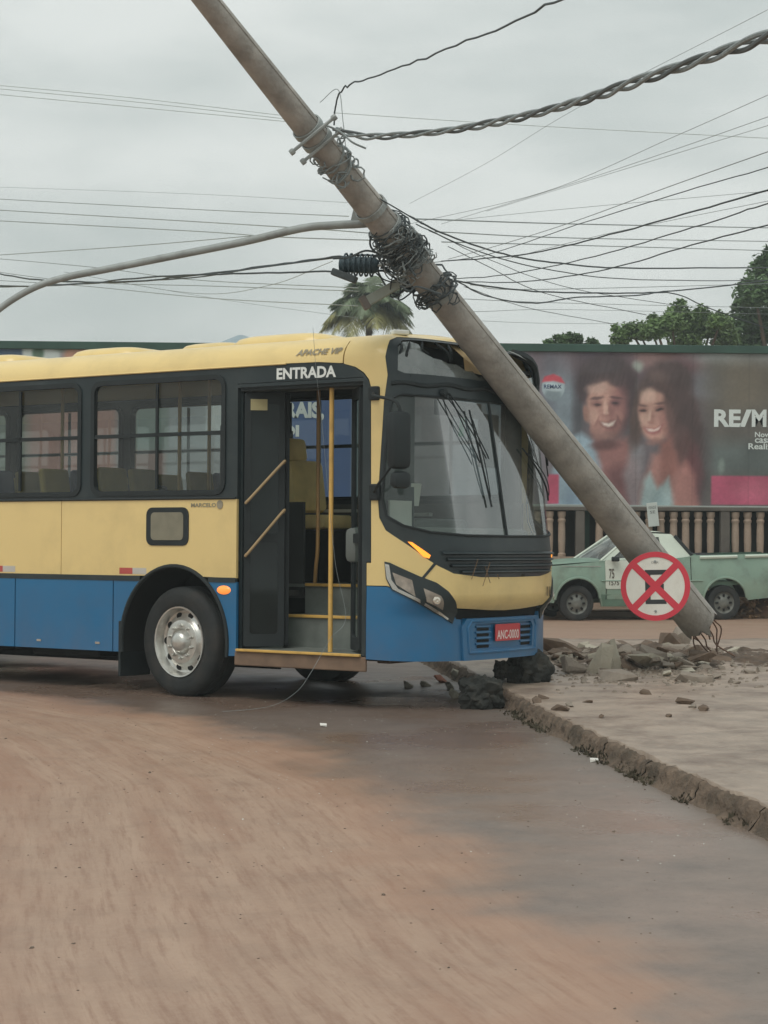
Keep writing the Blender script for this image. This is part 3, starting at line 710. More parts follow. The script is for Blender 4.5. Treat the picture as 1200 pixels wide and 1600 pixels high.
# ------------------------------------------------------------------ the bus
bus = empty('city_bus', (-1.886, 17.528, 0), (-.010, -.006, -math.radians(35)), label='yellow and blue city bus with its front doors open, crumpled against the leaning pole', cat='bus')
yel = mat('bus_yellow', L((230, 203, 137)), rough=.38, var=.03, vs=1.2, coat=.35, dirt=L((186, 164, 112)), dirt_s=1.1, dirt_a=.45, bump=.02, bs=3, splash=.35)
blu = mat('bus_blue', L((10, 104, 151)), rough=.4, var=.06, vs=2, coat=.3, dirt=L((52, 92, 128)), dirt_s=1.4, dirt_a=.4, splash=.28)
blkp = mat('bus_black', L((34, 45, 48)), rough=.42, var=.12, vs=3, dirt=L((66, 72, 70)), dirt_s=2, dirt_a=.5)
rub = mat('rubber_black', L((27, 35, 37)), rough=.7, var=.2, vs=6)
dark = mat('under_black', L((11, 12, 12)), rough=.9, var=.3, vs=4)
U0, DD, NN = 2.05, .77, 2.7
PL = []
for i in range(601):
    th = math.pi*i/600; c = math.cos(th)
    PL.append((U0+(DD*math.sin(th)**(2/NN) if 0 < i < 600 else 0), 1.25-1.25*(1 if c >= 0 else -1)*abs(c)**(2/NN)))
PS = [0.]
for i in range(600): PS.append(PS[-1]+math.hypot(PL[i+1][0]-PL[i][0], PL[i+1][1]-PL[i][1]))
AL = PS[-1]; AC = U0+AL/2
import bisect
def plan(a):
    t = a-U0
    if t <= 0: return a, 0., 0., -1.
    if t >= AL: return U0-(t-AL), 2.5, 0., 1.
    lo = max(0, min(599, bisect.bisect_right(PS, t)-1)); k = (t-PS[lo])/(PS[lo+1]-PS[lo]); (u1, v1), (u2, v2) = PL[lo], PL[lo+1]
    l2, h2 = max(lo-4, 0), min(lo+5, 600); du, dv = PL[h2][0]-PL[l2][0], PL[h2][1]-PL[l2][1]; dd = math.hypot(du, dv)
    return u1+(u2-u1)*k, v1+(v2-v1)*k, dv/dd, -du/dd
def sst(x): x = max(0, min(1, x)); return x*x*(3-2*x)
def S(a, h, off=0.):
    u, v, nu, nv = plan(a); w = sst((u-U0)/DD); rk = 0.
    if h > 1.35: rk = .19*min((h-1.35)/1.4, 1.25)
    if h < .95: rk += .10*sst((.95-h)/.15)
    u -= rk*w; ins = 0.
    if h > 2.98: q = min((h-2.98)/.24, 1.); ins = .28*(1-math.sqrt(max(0, 1-q*q)))
    o = off-ins; return Vector((u+nu*o, v+nv*o, h))
def mir(P): return [(2*AC-a, h) for a, h in reversed(P)]
REAR = -8.6
arch = lambda c, r=.64: [(c+r*math.cos(t)*1.0, .50+(r+.06)*math.sin(t)) for t in [math.radians(k) for k in range(186, -12, -9)]]
A_F = [p for p in arch(-.04) if p[1] >= .395]; A_R = [p for p in arch(-5.95) if p[1] >= .395]
# lower blue skirts with the wheel arches cut out; yellow flanks above
for sd_ in (0, 1):
    f = (lambda P: mir(P)) if sd_ else (lambda P: P)
    def cut(poly_top):      # split outline at the belt height between blue and yellow
        pass
    hb, hy0 = 1.062, 1.098
    def arch_pts(c, lo, hi):
        pts = [(c+.64*math.cos(math.radians(t)), .50+.70*math.sin(math.radians(t))) for t in np.linspace(200, -20, 56)]
        return [p for p in pts if lo <= p[1] <= hi]
    cF, cR = -.04, -5.95
    # blue: four runs of flap panels between doors and arches
    def side_arc(c, left, lo=.392, hi=hb):     # the part of an arch left or right of its centre
        pts = arch_pts(c, lo, hi); pts = [p for p in pts if (p[0] < c) == left]
        return pts                              # going up for left, down for right
    L_F = side_arc(cF, True); R_F = side_arc(cF, False); L_R = side_arc(cR, True); R_R = side_arc(cR, False)
    xs_s = [R_R[-1][0], -4.6, -3.45, -2.081, -.788]
    for q in range(4):
        x0, x1 = xs_s[q]+(.006 if q else 0), xs_s[q+1]-.006
        if q == 0: P = [(x1, .392), (x1, hb)]+[(R_R[0][0], hb)]+R_R+[(R_R[-1][0], .392)]
        else: P = [(x0, .392), (x1, .392), (x1, hb), (x0, hb)]
        panel('skirt_flap', f(P), S, blu, bus, off=.004 if q % 2 else .006, depth=.03, step=.3)
    panel('skirt_panel', f([(-.782, .392), (L_F[0][0], .392)]+L_F+[(L_F[-1][0], hb), (-.782, hb)]), S, blu, bus, off=.003, step=.3, depth=.03)
    if sd_ == 0: panel('skirt_panel', [(R_F[-1][0], .40), (.70, .405), (.70, hb), (R_F[0][0], hb)]+R_F, S, blu, bus, off=.003, step=.3, depth=.03)
    else: panel('skirt_panel', f([(R_F[-1][0], .40), (2.12, .41), (2.12, hb), (R_F[0][0], hb)]+R_F), S, blu, bus, off=.003, step=.3, depth=.03)
    panel('skirt_panel', f([(REAR, .392), (L_R[0][0], .392)]+L_R+[(L_R[-1][0], hb), (REAR, hb)]), S, blu, bus, off=.003, step=.3, depth=.03)
    # yellow flank
    topF = arch_pts(cF, hy0, 2); topR = arch_pts(cR, hy0, 2); xe = .70 if sd_ == 0 else 2.165
    if sd_ == 0:
        seams = [REAR, -3.3, -1.466, xe]
    else: seams = [REAR, -3.3, -1.466, xe]
    for q in range(3):
        x0, x1 = seams[q]+.004, seams[q+1]-.004
        tp = [p for p in topR if x0 < p[0] < x1] or [p for p in topF if x0 < p[0] < x1]
        P = [(x0, hy0)]+tp+[(x1, hy0), (x1, 1.805), (x0, 1.805)]
        panel('flank_panel', f(P), S, yel, bus, off=.004, depth=.03, step=.3)
    panel('belt_strip', f([(REAR, 1.058), (-.55 if 0 else R_R[0][0]-1.2, 1.058), (REAR+2.1, 1.058), (REAR+2.1, 1.1), (REAR, 1.1)][:1]+[(REAR+1.0, 1.058), (REAR+1.0, 1.102), (REAR, 1.102)]), S, blkp, bus, off=.0, depth=.02, step=.5)
    panel('belt_strip', f([(R_R[0][0]+.02, 1.055), (L_F[-1][0]-.02, 1.055), (L_F[-1][0]-.02, 1.104), (R_R[0][0]+.02, 1.104)]), S, blkp, bus, off=.009, depth=.03, step=.5)
    panel('belt_strip', f([(R_F[0][0]+.02, 1.058), (xe-.01, 1.058), (xe-.01, 1.102), (R_F[0][0]+.02, 1.102)]), S, blkp, bus, off=.009, depth=.03, step=.5)
    # arch lips
    for c in (cF, cR):
        b = MB(); pts = [(c+.64*math.cos(math.radians(t)), .50+.70*math.sin(math.radians(t))) for t in np.linspace(189, -9, 30)]
        b.tube([S(*((a, h) if not sd_ else (2*AC-a, h)), .004) for a, h in pts], .02, 6); b.build('arch_lip', rub, bus, smooth=True)
        b = MB(); V = []; F = []
        for i, (a, h) in enumerate(pts):
            for dd in (0.0, .62):
                V.append(S(*((a, h) if not sd_ else (2*AC-a, h)), -dd-.005))
        for i in range(len(pts)-1): F.append((2*i, 2*i+1, 2*i+3, 2*i+2))
        b.add(V, F); b.build('wheel_well', dark, bus, smooth=True)
    # window band
    band_h0, band_h1 = 1.805, 2.986
    wins = []
    k = 0; u1 = .56 if not sd_ else 2.0
    cc = -.262
    while cc-.85 > REAR+.2: wins.append((cc-.825, cc+.825)); cc -= 1.775
    if sd_: wins.append((.72, 1.98))
    hol = [rrect(w0+.03, 1.875, w1-.03, 2.90, .09) for w0, w1 in wins]
    if sd_ == 0:
        P = [(REAR, band_h0), (.70, band_h0), (.70, 2.835), (2.075, 2.835), (2.075, .46), (2.12, .46), (2.12, 1.26), (2.163, 1.26), (2.163, 2.74), (2.14, 2.80), (2.08, 2.865), (1.99, 2.92), (1.86, 2.962), (1.60, 2.984), (1.27, 2.988), (REAR, 2.985)]
        panel('window_band', P, S, blkp, bus, holes=hol, off=.0, depth=.05, step=.16)
    else:
        P = mir([(REAR, band_h0), (2.163, band_h0), (2.163, 2.86), (1.9, 2.985), (REAR, 2.985)])
        panel('window_band', P, S, blkp, bus, holes=[mir(h) for h in hol], off=.0, depth=.05, step=.16)
    gt = glass_mat('window_glass', (.62, .67, .66), refl=.07, film=.04)
    for w0, w1 in wins:
        cx = (w0+w1)/2
        fr = panel('window', f(rrect(w0, 1.845, w1, 2.93, .11)), S, rub, bus, holes=[f(rrect(w0+.045, 1.89, w1-.045, 2.885, .075))], off=.014, depth=.04, step=.1)
        b = MB()
        for a, h, da, dh in ((cx, 2.405, w1-w0-.09, .035), (cx, 2.39, .028, .97)):
            P8 = [S(*(p if not sd_ else (2*AC-p[0], p[1])), o) for o in (-.012, .006) for p in ((a-da/2, h-dh/2), (a+da/2, h-dh/2), (a+da/2, h+dh/2), (a-da/2, h+dh/2))]
            b.add(P8, [(0,1,2,3), (4,7,6,5), (0,4,5,1), (1,5,6,2), (2,6,7,3), (3,7,4,0)])
        b.build('sash_bar', rub, fr)
        for h0, h1, off in ((1.88, 2.40, -.02), (2.41, 2.895, -.012)):
            for a0, a1, o2 in ((w0+.035, cx, 0), (cx, w1-.035, -.006)):
                panel('pane', f([(a0, h0), (a1, h0), (a1, h1), (a0, h1)]), S, gt, fr, off=off+o2, depth=0, step=.9, smooth=False)
# yellow cove rails, roof cap at the front, roof skin
def cove(a0, a1, bot):
    up = [(a1, 2.98+.24*1.0)]; return bot+[(a1, 3.22), (a0, 3.22)]
panel('cove_panel', [(REAR, 2.987), (1.27, 2.990), (1.60, 2.986), (1.86, 2.964), (1.868, 3.22), (REAR, 3.22)], S, yel, bus, off=.006, depth=.02, step=.06 if 0 else .08)
panel('cove_panel', mir([(REAR, 2.987), (1.868, 2.987), (1.868, 3.22), (REAR, 3.22)]), S, yel, bus, off=.006, depth=.02, step=.08)
half_mask = [(AC, 3.19), (2.80, 3.19), (2.52, 3.185), (2.40, 3.15), (2.36, 3.0), (2.382, 2.847), (2.326, 2.616), (2.283, 2.233), (2.240, 1.80), (2.252, 1.634), (2.311, 1.527), (2.468, 1.425), (2.682, 1.273), (2.761, 1.228), (2.915, 1.163), (3.234, 1.130), (AC, 1.126)]
mask_o = half_mask+[(2*AC-a, h) for a, h in reversed(half_mask[1:-1])]
low = [(2.128, 1.058), (2.319, 1.058), (2.66, .955), (3.003, .866), (3.5, .838), (AC, .832)]
fr_o = [(1.876, 3.22), (1.876, 2.958), (2.00, 2.924), (2.09, 2.872), (2.15, 2.81), (2.174, 2.745), (2.172, 1.25), (2.128, 1.25)]+low+[(2*AC-a, h) for a, h in reversed(low[:-1])]+[(2*AC-2.165, 2.76), (2*AC-1.876, 2.98), (2*AC-1.876, 3.22)]
panel('front_cap', fr_o, S, yel, bus, holes=[mask_o], off=.006, depth=.02, step=.06)
# windscreen mask
hg = [(AC, 2.665), (2.95, 2.672), (2.52, 2.68), (2.44, 2.655), (2.405, 2.58), (2.33, 2.232), (2.285, 1.80), (2.318, 1.65), (2.475, 1.565), (2.713, 1.512), (3.09, 1.487), (AC, 1.484)]
glass_o = hg+[(2*AC-a, h) for a, h in reversed(hg[1:-1])]
hd = [(AC, 3.165), (2.75, 3.165), (2.60, 3.155), (2.53, 3.10), (2.50, 2.89), (2.58, 2.865), (AC, 2.85)]
dest_o = hd+[(2*AC-a, h) for a, h in reversed(hd[1:-1])]
mask = panel('windscreen_mask', mask_o, S, blkp, bus, holes=[glass_o, dest_o], off=.0, depth=.03, step=.06)
ws_m = glass_mat('windscreen_glass', (.74, .80, .77), refl=.08, film=.09, film_col=(.30, .37, .36))
panel('windscreen', glass_o, S, ws_m, bus, off=-.008, depth=.0, step=.09)
b = MB(); b.tube([S(a, h, .004) for a, h in dens(glass_o, .12)]+[S(*glass_o[0], .004)], .012, 5); b.build('windscreen_seal', rub, bus, smooth=True)
b = MB(); b.tube([S(3.605+.006*i, 2.66-.117*i, .0) for i in range(11)], .013, 5); b.build('windscreen_divider', rub, bus, smooth=True)
b = MB(); b.tube([S(2.42+.08*i, 2.775+.012*math.sin(i), .006) for i in range(33)], .02, 6); b.build('header_rail', rub, bus, smooth=True)
# broken destination glass: ragged panes left in the opening
jag = [(2.50, 2.865), (3.62, 2.852), (3.60, 2.90), (3.5, 2.885), (3.42, 2.93), (3.33, 2.925), (3.2, 2.975), (3.10, 2.97), (3.02, 3.0), (2.93, 3.01), (2.84, 3.045), (2.80, 3.13), (2.70, 3.15), (2.60, 3.14), (2.53, 3.09)]
shard = glass_mat('broken_glass', (.5, .55, .53), refl=.25, film=.42, film_col=(.33, .38, .37))
panel('destination_glass', jag, S, shard, bus, off=-.010, depth=.006, step=.1, smooth=False)
panel('destination_glass', [(3.72, 2.852), (4.95, 2.87), (4.9, 3.0), (4.5, 2.95), (4.2, 3.06), (4.0, 2.94), (3.85, 2.98)], S, shard, bus, off=-.012, depth=.006, step=.1, smooth=False)
# sign box and torn yellow liner behind it
b = MB(); b.box((2.18, 1.25, 3.02), (.42, 2.1, .03)); b.box((2.03, 1.25, 3.0), (.03, 2.1, .36)); b.box((2.2, 1.25, 2.84), (.46, 2.1, .03)); b.build('sign_box', dark, bus)
b = MB(); b.add([S(a, h, -.05) for a, h in ((3.30, 3.17), (3.62, 3.15), (3.72, 3.0), (3.70, 2.91), (3.36, 2.93), (3.38, 3.05))], [(0, 1, 2, 3, 4, 5)]); b.build('torn_liner', mat('liner_tan', L((196, 168, 118)), rough=.6), bus)
for k in range(7):
    a = 2.55+k*.17; b = MB(); b.tube(cat_rom([S(a, 3.16, -.03), S(a+R.uniform(-.1, .1), 3.08, .0), S(a+R.uniform(-.15, .15), 3.0+R.uniform(-.04, .05), -.04)], 4), .012, 5); b.build('torn_trim', rub, bus)
# crumpled black piece and lamp at the front roof edge
b = MB(); b.tube(cat_rom([S(4.52, 3.2, .02), S(4.72, 3.15, .035), S(4.86, 3.08, .03), S(4.93, 2.95, .02), S(4.95, 2.8, .01)], 4), [.03, .04, .045, .045, .04, .04, .035, .035, .035, .03, .03, .03, .03, .025, .025, .02, .02], 6); b.build('torn_trim', rub, bus)
b = MB(); V = [S(a, h, o) for a, h, o in ((4.35, 3.2, .02), (4.7, 3.19, .05), (4.9, 3.1, .07), (4.93, 3.02, .05), (4.75, 3.12, .03), (4.45, 3.16, .02))]; b.add(V, [(0, 1, 2, 3, 4, 5)]); b.build('torn_sheet', mat('alu', L((176, 180, 176)), rough=.4, metal=.6), bus)
b = MB(); q = S(2.70, 3.225, .0); b.box((q.x-.02, q.y, 3.245), (.09, .15, .045), Matrix.Rotation(math.radians(-35), 3, 'Z'), bev=.012); b.build('marker_lamp', mat('lamp_clear', L((226, 230, 226)), rough=.2, var=.05), bus)
# roof skin
V = []; F = []; aa = list(np.linspace(REAR, 1.9, 12))+list(np.linspace(2.0, AC, 26)); nk = 12
for a in aa:
    p, q = S(a, 3.22, .006), S(2*AC-a, 3.22, .006)
    for k in range(nk+1): t = k/nk; v = p.lerp(q, t); V.append((v.x, v.y, 3.219+.055*(1-(2*t-1)**2)*min(1, (q.y-p.y)/1.9)))
for i in range(len(aa)-1):
    for k in range(nk): c = i*(nk+1)+k; F.append((c, c+1, c+nk+2, c+nk+1))
b = MB(); b.add(V, F); b.build('roof', yel, bus, smooth=True)
for u, lu, dz in ((.40, 1.15, .12), (-.45, .7, .085), (-1.82, .95, .11), (-3.45, .9, .12), (-5.6, .9, .11), (-7.4, .9, .11)):
    b = MB(); pf = []
    for i, (s, z) in enumerate(((1, 0), (.98, .4), (.9, .75), (.75, .95), (.5, 1.0))): pf.append((s, z))
    V = []; F = []; n = 28
    for s, z in pf:
        for j in range(n):
            t = 2*math.pi*j/n; c, q = math.cos(t), math.sin(t); V.append((u+lu/2*s*math.copysign(abs(c)**.45, c), 1.25+.42*s*math.copysign(abs(q)**.45, q), 3.265+dz*z))
    for i in range(len(pf)-1):
        for j in range(n): F.append((i*n+j, i*n+(j+1) % n, (i+1)*n+(j+1) % n, (i+1)*n+j))
    F.append(tuple((len(pf)-1)*n+j for j in range(n))); b.add(V, F); b.build('roof_hatch', yel, bus, smooth=True)
b = MB(); b.box((REAR, 1.25, 1.8), (.06, 2.5, 2.8), bev=.02); b.build('rear_panel', yel, bus)
# blue corner panel, far corner, bumper, black gap
crn = [(2.128, .432), (2.128, 1.052), (2.319, 1.050), (2.66, .947), (3.003, .858), (3.05, .77), (3.112, .765), (3.118, .41), (2.6, .418)]
panel('corner_panel', crn, S, blu, bus, off=.006, depth=.03, step=.06)
panel('corner_panel', mir(crn), S, blu, bus, off=.006, depth=.03, step=.06)
panel('bumper_gap', [(3.02, .765), (3.02, .85), (2*AC-3.02, .85), (2*AC-3.02, .765)], S, dark, bus, off=-.03, depth=.03, step=.1)
bmp = [(3.124, .41), (3.10, .70), (3.16, .772), (AC, .772)]; bmp = bmp+[(2*AC-a, h) for a, h in reversed(bmp[:-1])]
inn = [(3.26, .50), (3.24, .68), (3.28, .725), (AC, .725)]; inn = inn+[(2*AC-a, h) for a, h in reversed(inn[:-1])]
bumper = panel('bumper', bmp, S, blu, bus, holes=[inn], off=.03, depth=.06, step=.05)
panel('grille_panel', inn, S, blu, bumper, off=.002, depth=.0, step=.06)
b = MB(); rg = [(3.19, .475), (3.17, .69), (3.22, .748), (AC, .75)]; rg = rg+[(2*AC-a, h) for a, h in reversed(rg[:-1])]
b.tube([S(a, h, .030) for a, h in dens(rg, .07)]+[S(*rg[0], .03)], .013, 6); b.build('bumper_bead', blu, bumper, smooth=True)
for h in (.672, .622, .572, .522):
    for a0, a1 in ((3.32, 3.50), (4.04, 4.24)): 
        panel('slot', rrect(a0, h-.010, a1, h+.014, .01), S, dark, bumper, off=.006, depth=.0, step=.06)
        b = MB(); b.tube([S(a, h+.026, .010) for a in np.linspace(a0-.02, a1+.02, 6)], .009, 5); b.build('slat', blu, bumper, smooth=True)
# licence plate
def PLs(a, h, off): q0, q1 = S(3.56, .64, .0), S(3.98, .64, .0); t = (a-3.56)/.42; v = q0.lerp(q1, t); nrm = Vector((1, (q0.x-q1.x)/(q1.y-q0.y), 0)).normalized(); v = v+nrm*(.035+off); v.z = h; return v
pl = panel('licence_plate', rrect(3.56, .565, 3.98, .712, .012), PLs, mat('plate_red', L((190, 62, 66)), rough=.45, var=.06), bus, off=0, depth=.006, step=.2)
text('lettering', 'ANC-0000', (3.585, .580, 3.955, .660), PLs, mat('plate_white', L((226, 206, 200)), rough=.5), pl, off=.002, bold=.02)
# grille louvres in the mask
for i, h in enumerate((1.335, 1.282, 1.229, 1.176)):
    a0 = 2.80+.045*i+(.06 if i == 3 else 0); 
    b = MB(); pts = [S(a, h, .0) for a in np.linspace(a0, 2*AC-a0, 30)]
    V = []; F = []
    for a in np.linspace(a0, 2*AC-a0, 34):
        for o, dz in ((-.0, .018), (.026, .006), (.030, -.004), (.0, -.014)): V.append(S(a, h+dz, o))
    for j in range(33):
        for k in range(3): c = j*4+k; F.append((c, c+1, c+5, c+4))
    b.add(V, F); b.build('louvre', blkp, bus, smooth=False)
# headlights, indicators, slash seam, number
hl = [(2.301, 1.262), (2.344, 1.255), (2.59, 1.143), (2.744, 1.086), (2.856, 1.012), (2.931, .93), (3.043, .83), (3.0, .735), (2.894, .790), (2.608, .905), (2.362, 1.028), (2.315, 1.12)]
lens_m = mat('headlight_lens', L((150, 140, 128)), rough=.15, var=.3, vs=14, coat=.8); chrome = mat('chrome', L((200, 200, 194)), rough=.22, metal=.9, var=.1)
for sgn in (0, 1):
    f = mir if sgn else (lambda P: P)
    h = panel('headlight', f(hl), S, blkp, bus, off=.020, depth=.04, step=.06)
    panel('lens', f([(2.372, 1.172), (2.533, 1.108), (2.562, .968), (2.405, 1.07)]), S, lens_m, h, off=.024, depth=.01, step=.05)
    panel('lens', f([(2.628, 1.040), (2.781, .975), (2.865, .850), (2.66, .925)]), S, lens_m, h, off=.024, depth=.01, step=.05)
    panel('chrome_trim', f([(2.308, 1.245), (2.345, 1.235), (2.365, 1.11), (2.42, 1.035), (2.60, .945), (2.612, .912), (2.375, 1.03), (2.325, 1.12)]), S, chrome, h, off=.025, depth=.008, step=.05)
    panel('chrome_trim', f([(2.65, .915), (2.87, .826), (2.955, .778), (2.94, .765), (2.88, .80), (2.655, .893)]), S, chrome, h, off=.025, depth=.008, step=.05)
    for ca, ch in ((2.745, .935),):
        b = MB(); cpt = S(ca, ch, .026) if not sgn else S(2*AC-ca, ch, .026); nr = (S(ca if not sgn else 2*AC-ca, ch, .1)-S(ca if not sgn else 2*AC-ca, ch, 0)).normalized()
        rot = nr.to_track_quat('Z', 'Y').to_matrix(); b.lathe([(.0, .006), (.02, .007), (.032, .006), (.036, .0)], 16, c=cpt, rot=rot); b.build('reflector', mat('reflector', L((226, 218, 204)), rough=.1, metal=.9, var=.05), h, smooth=True)
    panel('indicator', f([(2.50, 1.432), (2.535, 1.428), (2.69, 1.318), (2.678, 1.292), (2.63, 1.305)]), S, mat('amber_lit', L((255, 150, 50)), rough=.3, emit=((1., .33, .03), 1.3)), bus, off=.014, depth=.02, step=.05)
    panel('cap_seam', f([(2.722, 1.255), (2.742, 1.240), (2.632, 1.118), (2.612, 1.128)]), S, blkp, bus, off=.010, depth=.01, step=.05)
text('fleet_number', '116', (4.415, .945, 4.60, 1.035), S, mat('decal_grey', L((84, 70, 42)), rough=.5), bus, off=.012, bold=.03)
# flank trim: hatch, reflectors, marker, maker's script, lettering
h = panel('fuel_hatch', rrect(-.375, 1.385, .138, 1.735, .07), S, rub, bus, off=.012, depth=.02, step=.1)
panel('hatch_cover', rrect(-.315, 1.435, .078, 1.690, .04), S, mat('hatch_grey', L((128, 124, 106)), rough=.6, var=.12, vs=8), h, off=.016, depth=.01, step=.1)
for a in (-.71, -2.42):
    panel('reflector_tape', [(a, 1.118), (a+.165, 1.118), (a+.165, 1.176), (a, 1.176)], S, mat('tape_red', L((182, 78, 72)), rough=.4), bus, off=.006, depth=.004, step=.3)
    panel('reflector_tape', [(a+.165, 1.118), (a+.335, 1.118), (a+.335, 1.176), (a+.165, 1.176)], S, mat('tape_white', L((190, 186, 178)), rough=.4), bus, off=.006, depth=.004, step=.3)
b = MB(); cpt = S(.555, .99, .004); V = []; 
b.lathe([(0, .022), (.03, .02), (.055, .012), (.065, 0)], 16, c=(0, 0, 0), rot=Matrix.Rotation(math.pi/2, 3, 'X')); b.V = [(v[0]*1.25+cpt.x, v[1]+cpt.y, v[2]*.62+cpt.z) for v in b.V]
b.build('side_marker', mat('amber_side', L((250, 140, 70)), rough=.25, emit=((1., .28, .05), .9)), bus, smooth=True)
lt_ = mat('decal_white', L((226, 230, 226)), rough=.45, var=.04)
text('door_lettering', 'ENTRADA', (1.14, 2.853, 1.79, 2.953), S, lt_, bus, off=.004, bold=.035, rot=-.008)
gr_ = mat('decal_silver', L((146, 138, 118)), rough=.4, var=.2, vs=20)
text('maker_script', 'APACHE VIP', (1.345, 3.052, 1.83, 3.108), S, gr_, bus, off=.011, bold=.03, slant=.3, rot=-.008)
text('maker_script', 'MARCELO', (.165, 1.735, .46, 1.772), S, mat('decal_dim', L((140, 134, 112)), rough=.4), bus, off=.008, bold=.03)
panel('maker_badge', circ(.505, 1.757, .036, .040, 18), S, gr_, bus, off=.010, depth=.004, step=.1)
for a in (-1.75, -.98):
    panel('flap_latch', rrect(a-.03, .455, a+.03, .475, .005), S, chrome, bus, off=.010, depth=.004, step=.2)
# roof seam on the cove at the cap, thin gap is real geometry; drip rail
b = MB(); b.tube([S(a, 2.988, .012) for a in np.linspace(REAR, 1.25, 20)], .009, 5); b.build('drip_rail', yel, bus, smooth=True)
b = MB(); b.tube([S(a, h, .010) for a, h in ((-8.6, 1.815), (0, 1.815), (.69, 1.815))], .012, 5); b.build('belt_moulding', rub, bus, smooth=True)

# ---- wheels
tyre_m = mat('tyre', L((34, 37, 37)), rough=.8, var=.2, vs=5, bump=.15, bs=30, dirt=L((72, 64, 56)), dirt_s=3, dirt_a=.5)
rim_m = mat('steel_rim', L((208, 208, 202)), rough=.30, metal=.75, var=.12, vs=6, dirt=L((140, 128, 114)), dirt_s=7, dirt_a=.5); holem = mat('rim_hole', L((20, 20, 20)), rough=.9)
def wheel(loc, steer=0., out=-1, full=True, name='wheel'):
    w = empty(name, loc, (0, 0, steer)); w.parent = bus
    if out > 0: w.rotation_euler = (0, 0, math.pi+steer)
    t = MB(); t.lathe([(.318, .0), (.33, -.012), (.36, -.02), (.42, -.026), (.465, -.018), (.49, .0), (.503, .02), (.506, .07), (.499, .072), (.499, .08), (.506, .082), (.506, .135), (.499, .137), (.499, .145), (.506, .147), (.506, .20), (.503, .25), (.49, .275), (.42, .295), (.33, .28), (.31, .27)], 48, 'Y')
    t.build('tyre', tyre_m, w, smooth=True)
    if full:
        r = MB(); r.lathe([(.325, -.012), (.322, -.022), (.310, -.020), (.300, .0), (.292, .03), (.284, .058), (.262, .066), (.235, .055), (.215, .040), (.205, .025), (.198, .016), (.17, .012), (.13, .012), (.118, .022), (.112, .03), (.105, .02), (.095, -.018), (.075, -.045), (.04, -.055), (.0, -.057)], 40, 'Y')
        r.build('rim', rim_m, w, smooth=True)
        for i in range(10):
            a = 2*math.pi*(i+.5)/10
            n = MB(); n.lathe([(0, -.020), (.010, -.020), (.014, -.014), (.016, .0), (.016, .02)], 6, 'Y', c=(.150*math.cos(a), 0, .150*math.sin(a))); n.build('wheel_nut', rim_m, w)
            a = 2*math.pi*i/10; hd_ = MB(); 
            hd_.lathe([(0, -.003), (.027, -.003), (.032, .010)], 12, 'Y', c=(0, 0, 0)); hd_.V = [(v[0]*1.0*math.cos(a)-v[2]*1.1*math.sin(a)+.246*math.cos(a), v[1]+.056, v[0]*1.0*math.sin(a)+v[2]*1.1*math.cos(a)+.246*math.sin(a)) for v in hd_.V]
            hd_.build('hand_hole', holem, w)
    return w
wheel((0, .045, .506), math.radians(-6)); wheel((0, 2.46, .506), math.radians(-6), 1, False)
wheel((-5.95, .05, .506)); wheel((-5.95, .39, .506), 0, -1, False); wheel((-5.95, 2.45, .506), 0, 1, False); wheel((-5.95, 2.11, .506), 0, 1, False)
b = MB(); b.box((-.70, .20, .42), (.03, .42, .52), bev=.008); b.build('mud_flap', rub, bus)
b = MB(); b.tube([(0, .2, .5), (0, 2.3, .5)], .07, 8); b.box((0, 1.25, .5), (.16, 1.4, .14)); b.box((-3.2, .95, .52), (9.5, .09, .2)); b.box((-3.2, 1.6, .52), (9.5, .09, .2)); b.box((1.3, .95, .52), (1.9, .09, .2)); b.box((1.3, 1.6, .52), (1.9, .09, .2)); b.build('chassis', dark, bus)
b = MB(); b.box((-1.5, .35, .42), (.9, .5, .2), bev=.02); b.box((-3.1, .35, .44), (1.2, .5, .2), bev=.02); b.build('under_tank', dark, bus)
b = MB(); b.box((.66, .35, .40), (.10, .5, .12), bev=.01); b.box((2.2, .4, .44), (.14, .5, .1), bev=.01); b.build('step_bracket', mat('rusty', L((84, 66, 54)), rough=.9, var=.3, vs=9), bus)
# hidden bulk so daylight does not leak through the body
b = MB(); b.box((-3.9, 1.25, .95), (9.1, 1.1, .05)); b.build('saloon_floor', mat('floor_grey', L((84, 84, 80)), rough=.8), bus)
b = MB(); b.box((-3.4, 1.25, 3.16), (10.5, 2.05, .03)); b.build('ceiling', mat('ceiling_grey', L((150, 152, 146)), rough=.7), bus)
b = MB(); b.box((-3.9, .70, .74), (9.1, .03, .98)); b.box((-3.9, 1.80, .74), (9.1, .03, .98)); b.box((-3.9, .38, 1.235), (9.1, .62, .02)); b.box((-3.9, 2.12, 1.235), (9.1, .62, .02)); b.box((1.4, 1.45, .38), (1.3, 1.6, .02)); b.build('underfloor', dark, bus)
b = MB(); b.box((-3.3, .06, 1.53), (7.9, .04, .56)); b.build('inner_panel', mat('inner_grey', L((92, 94, 90)), rough=.7), bus); b = MB(); b.box((-2.3, 2.44, 1.53), (9.0, .04, .56)); b.build('inner_panel', mat('inner_grey', L((92, 94, 90)), rough=.7), bus)

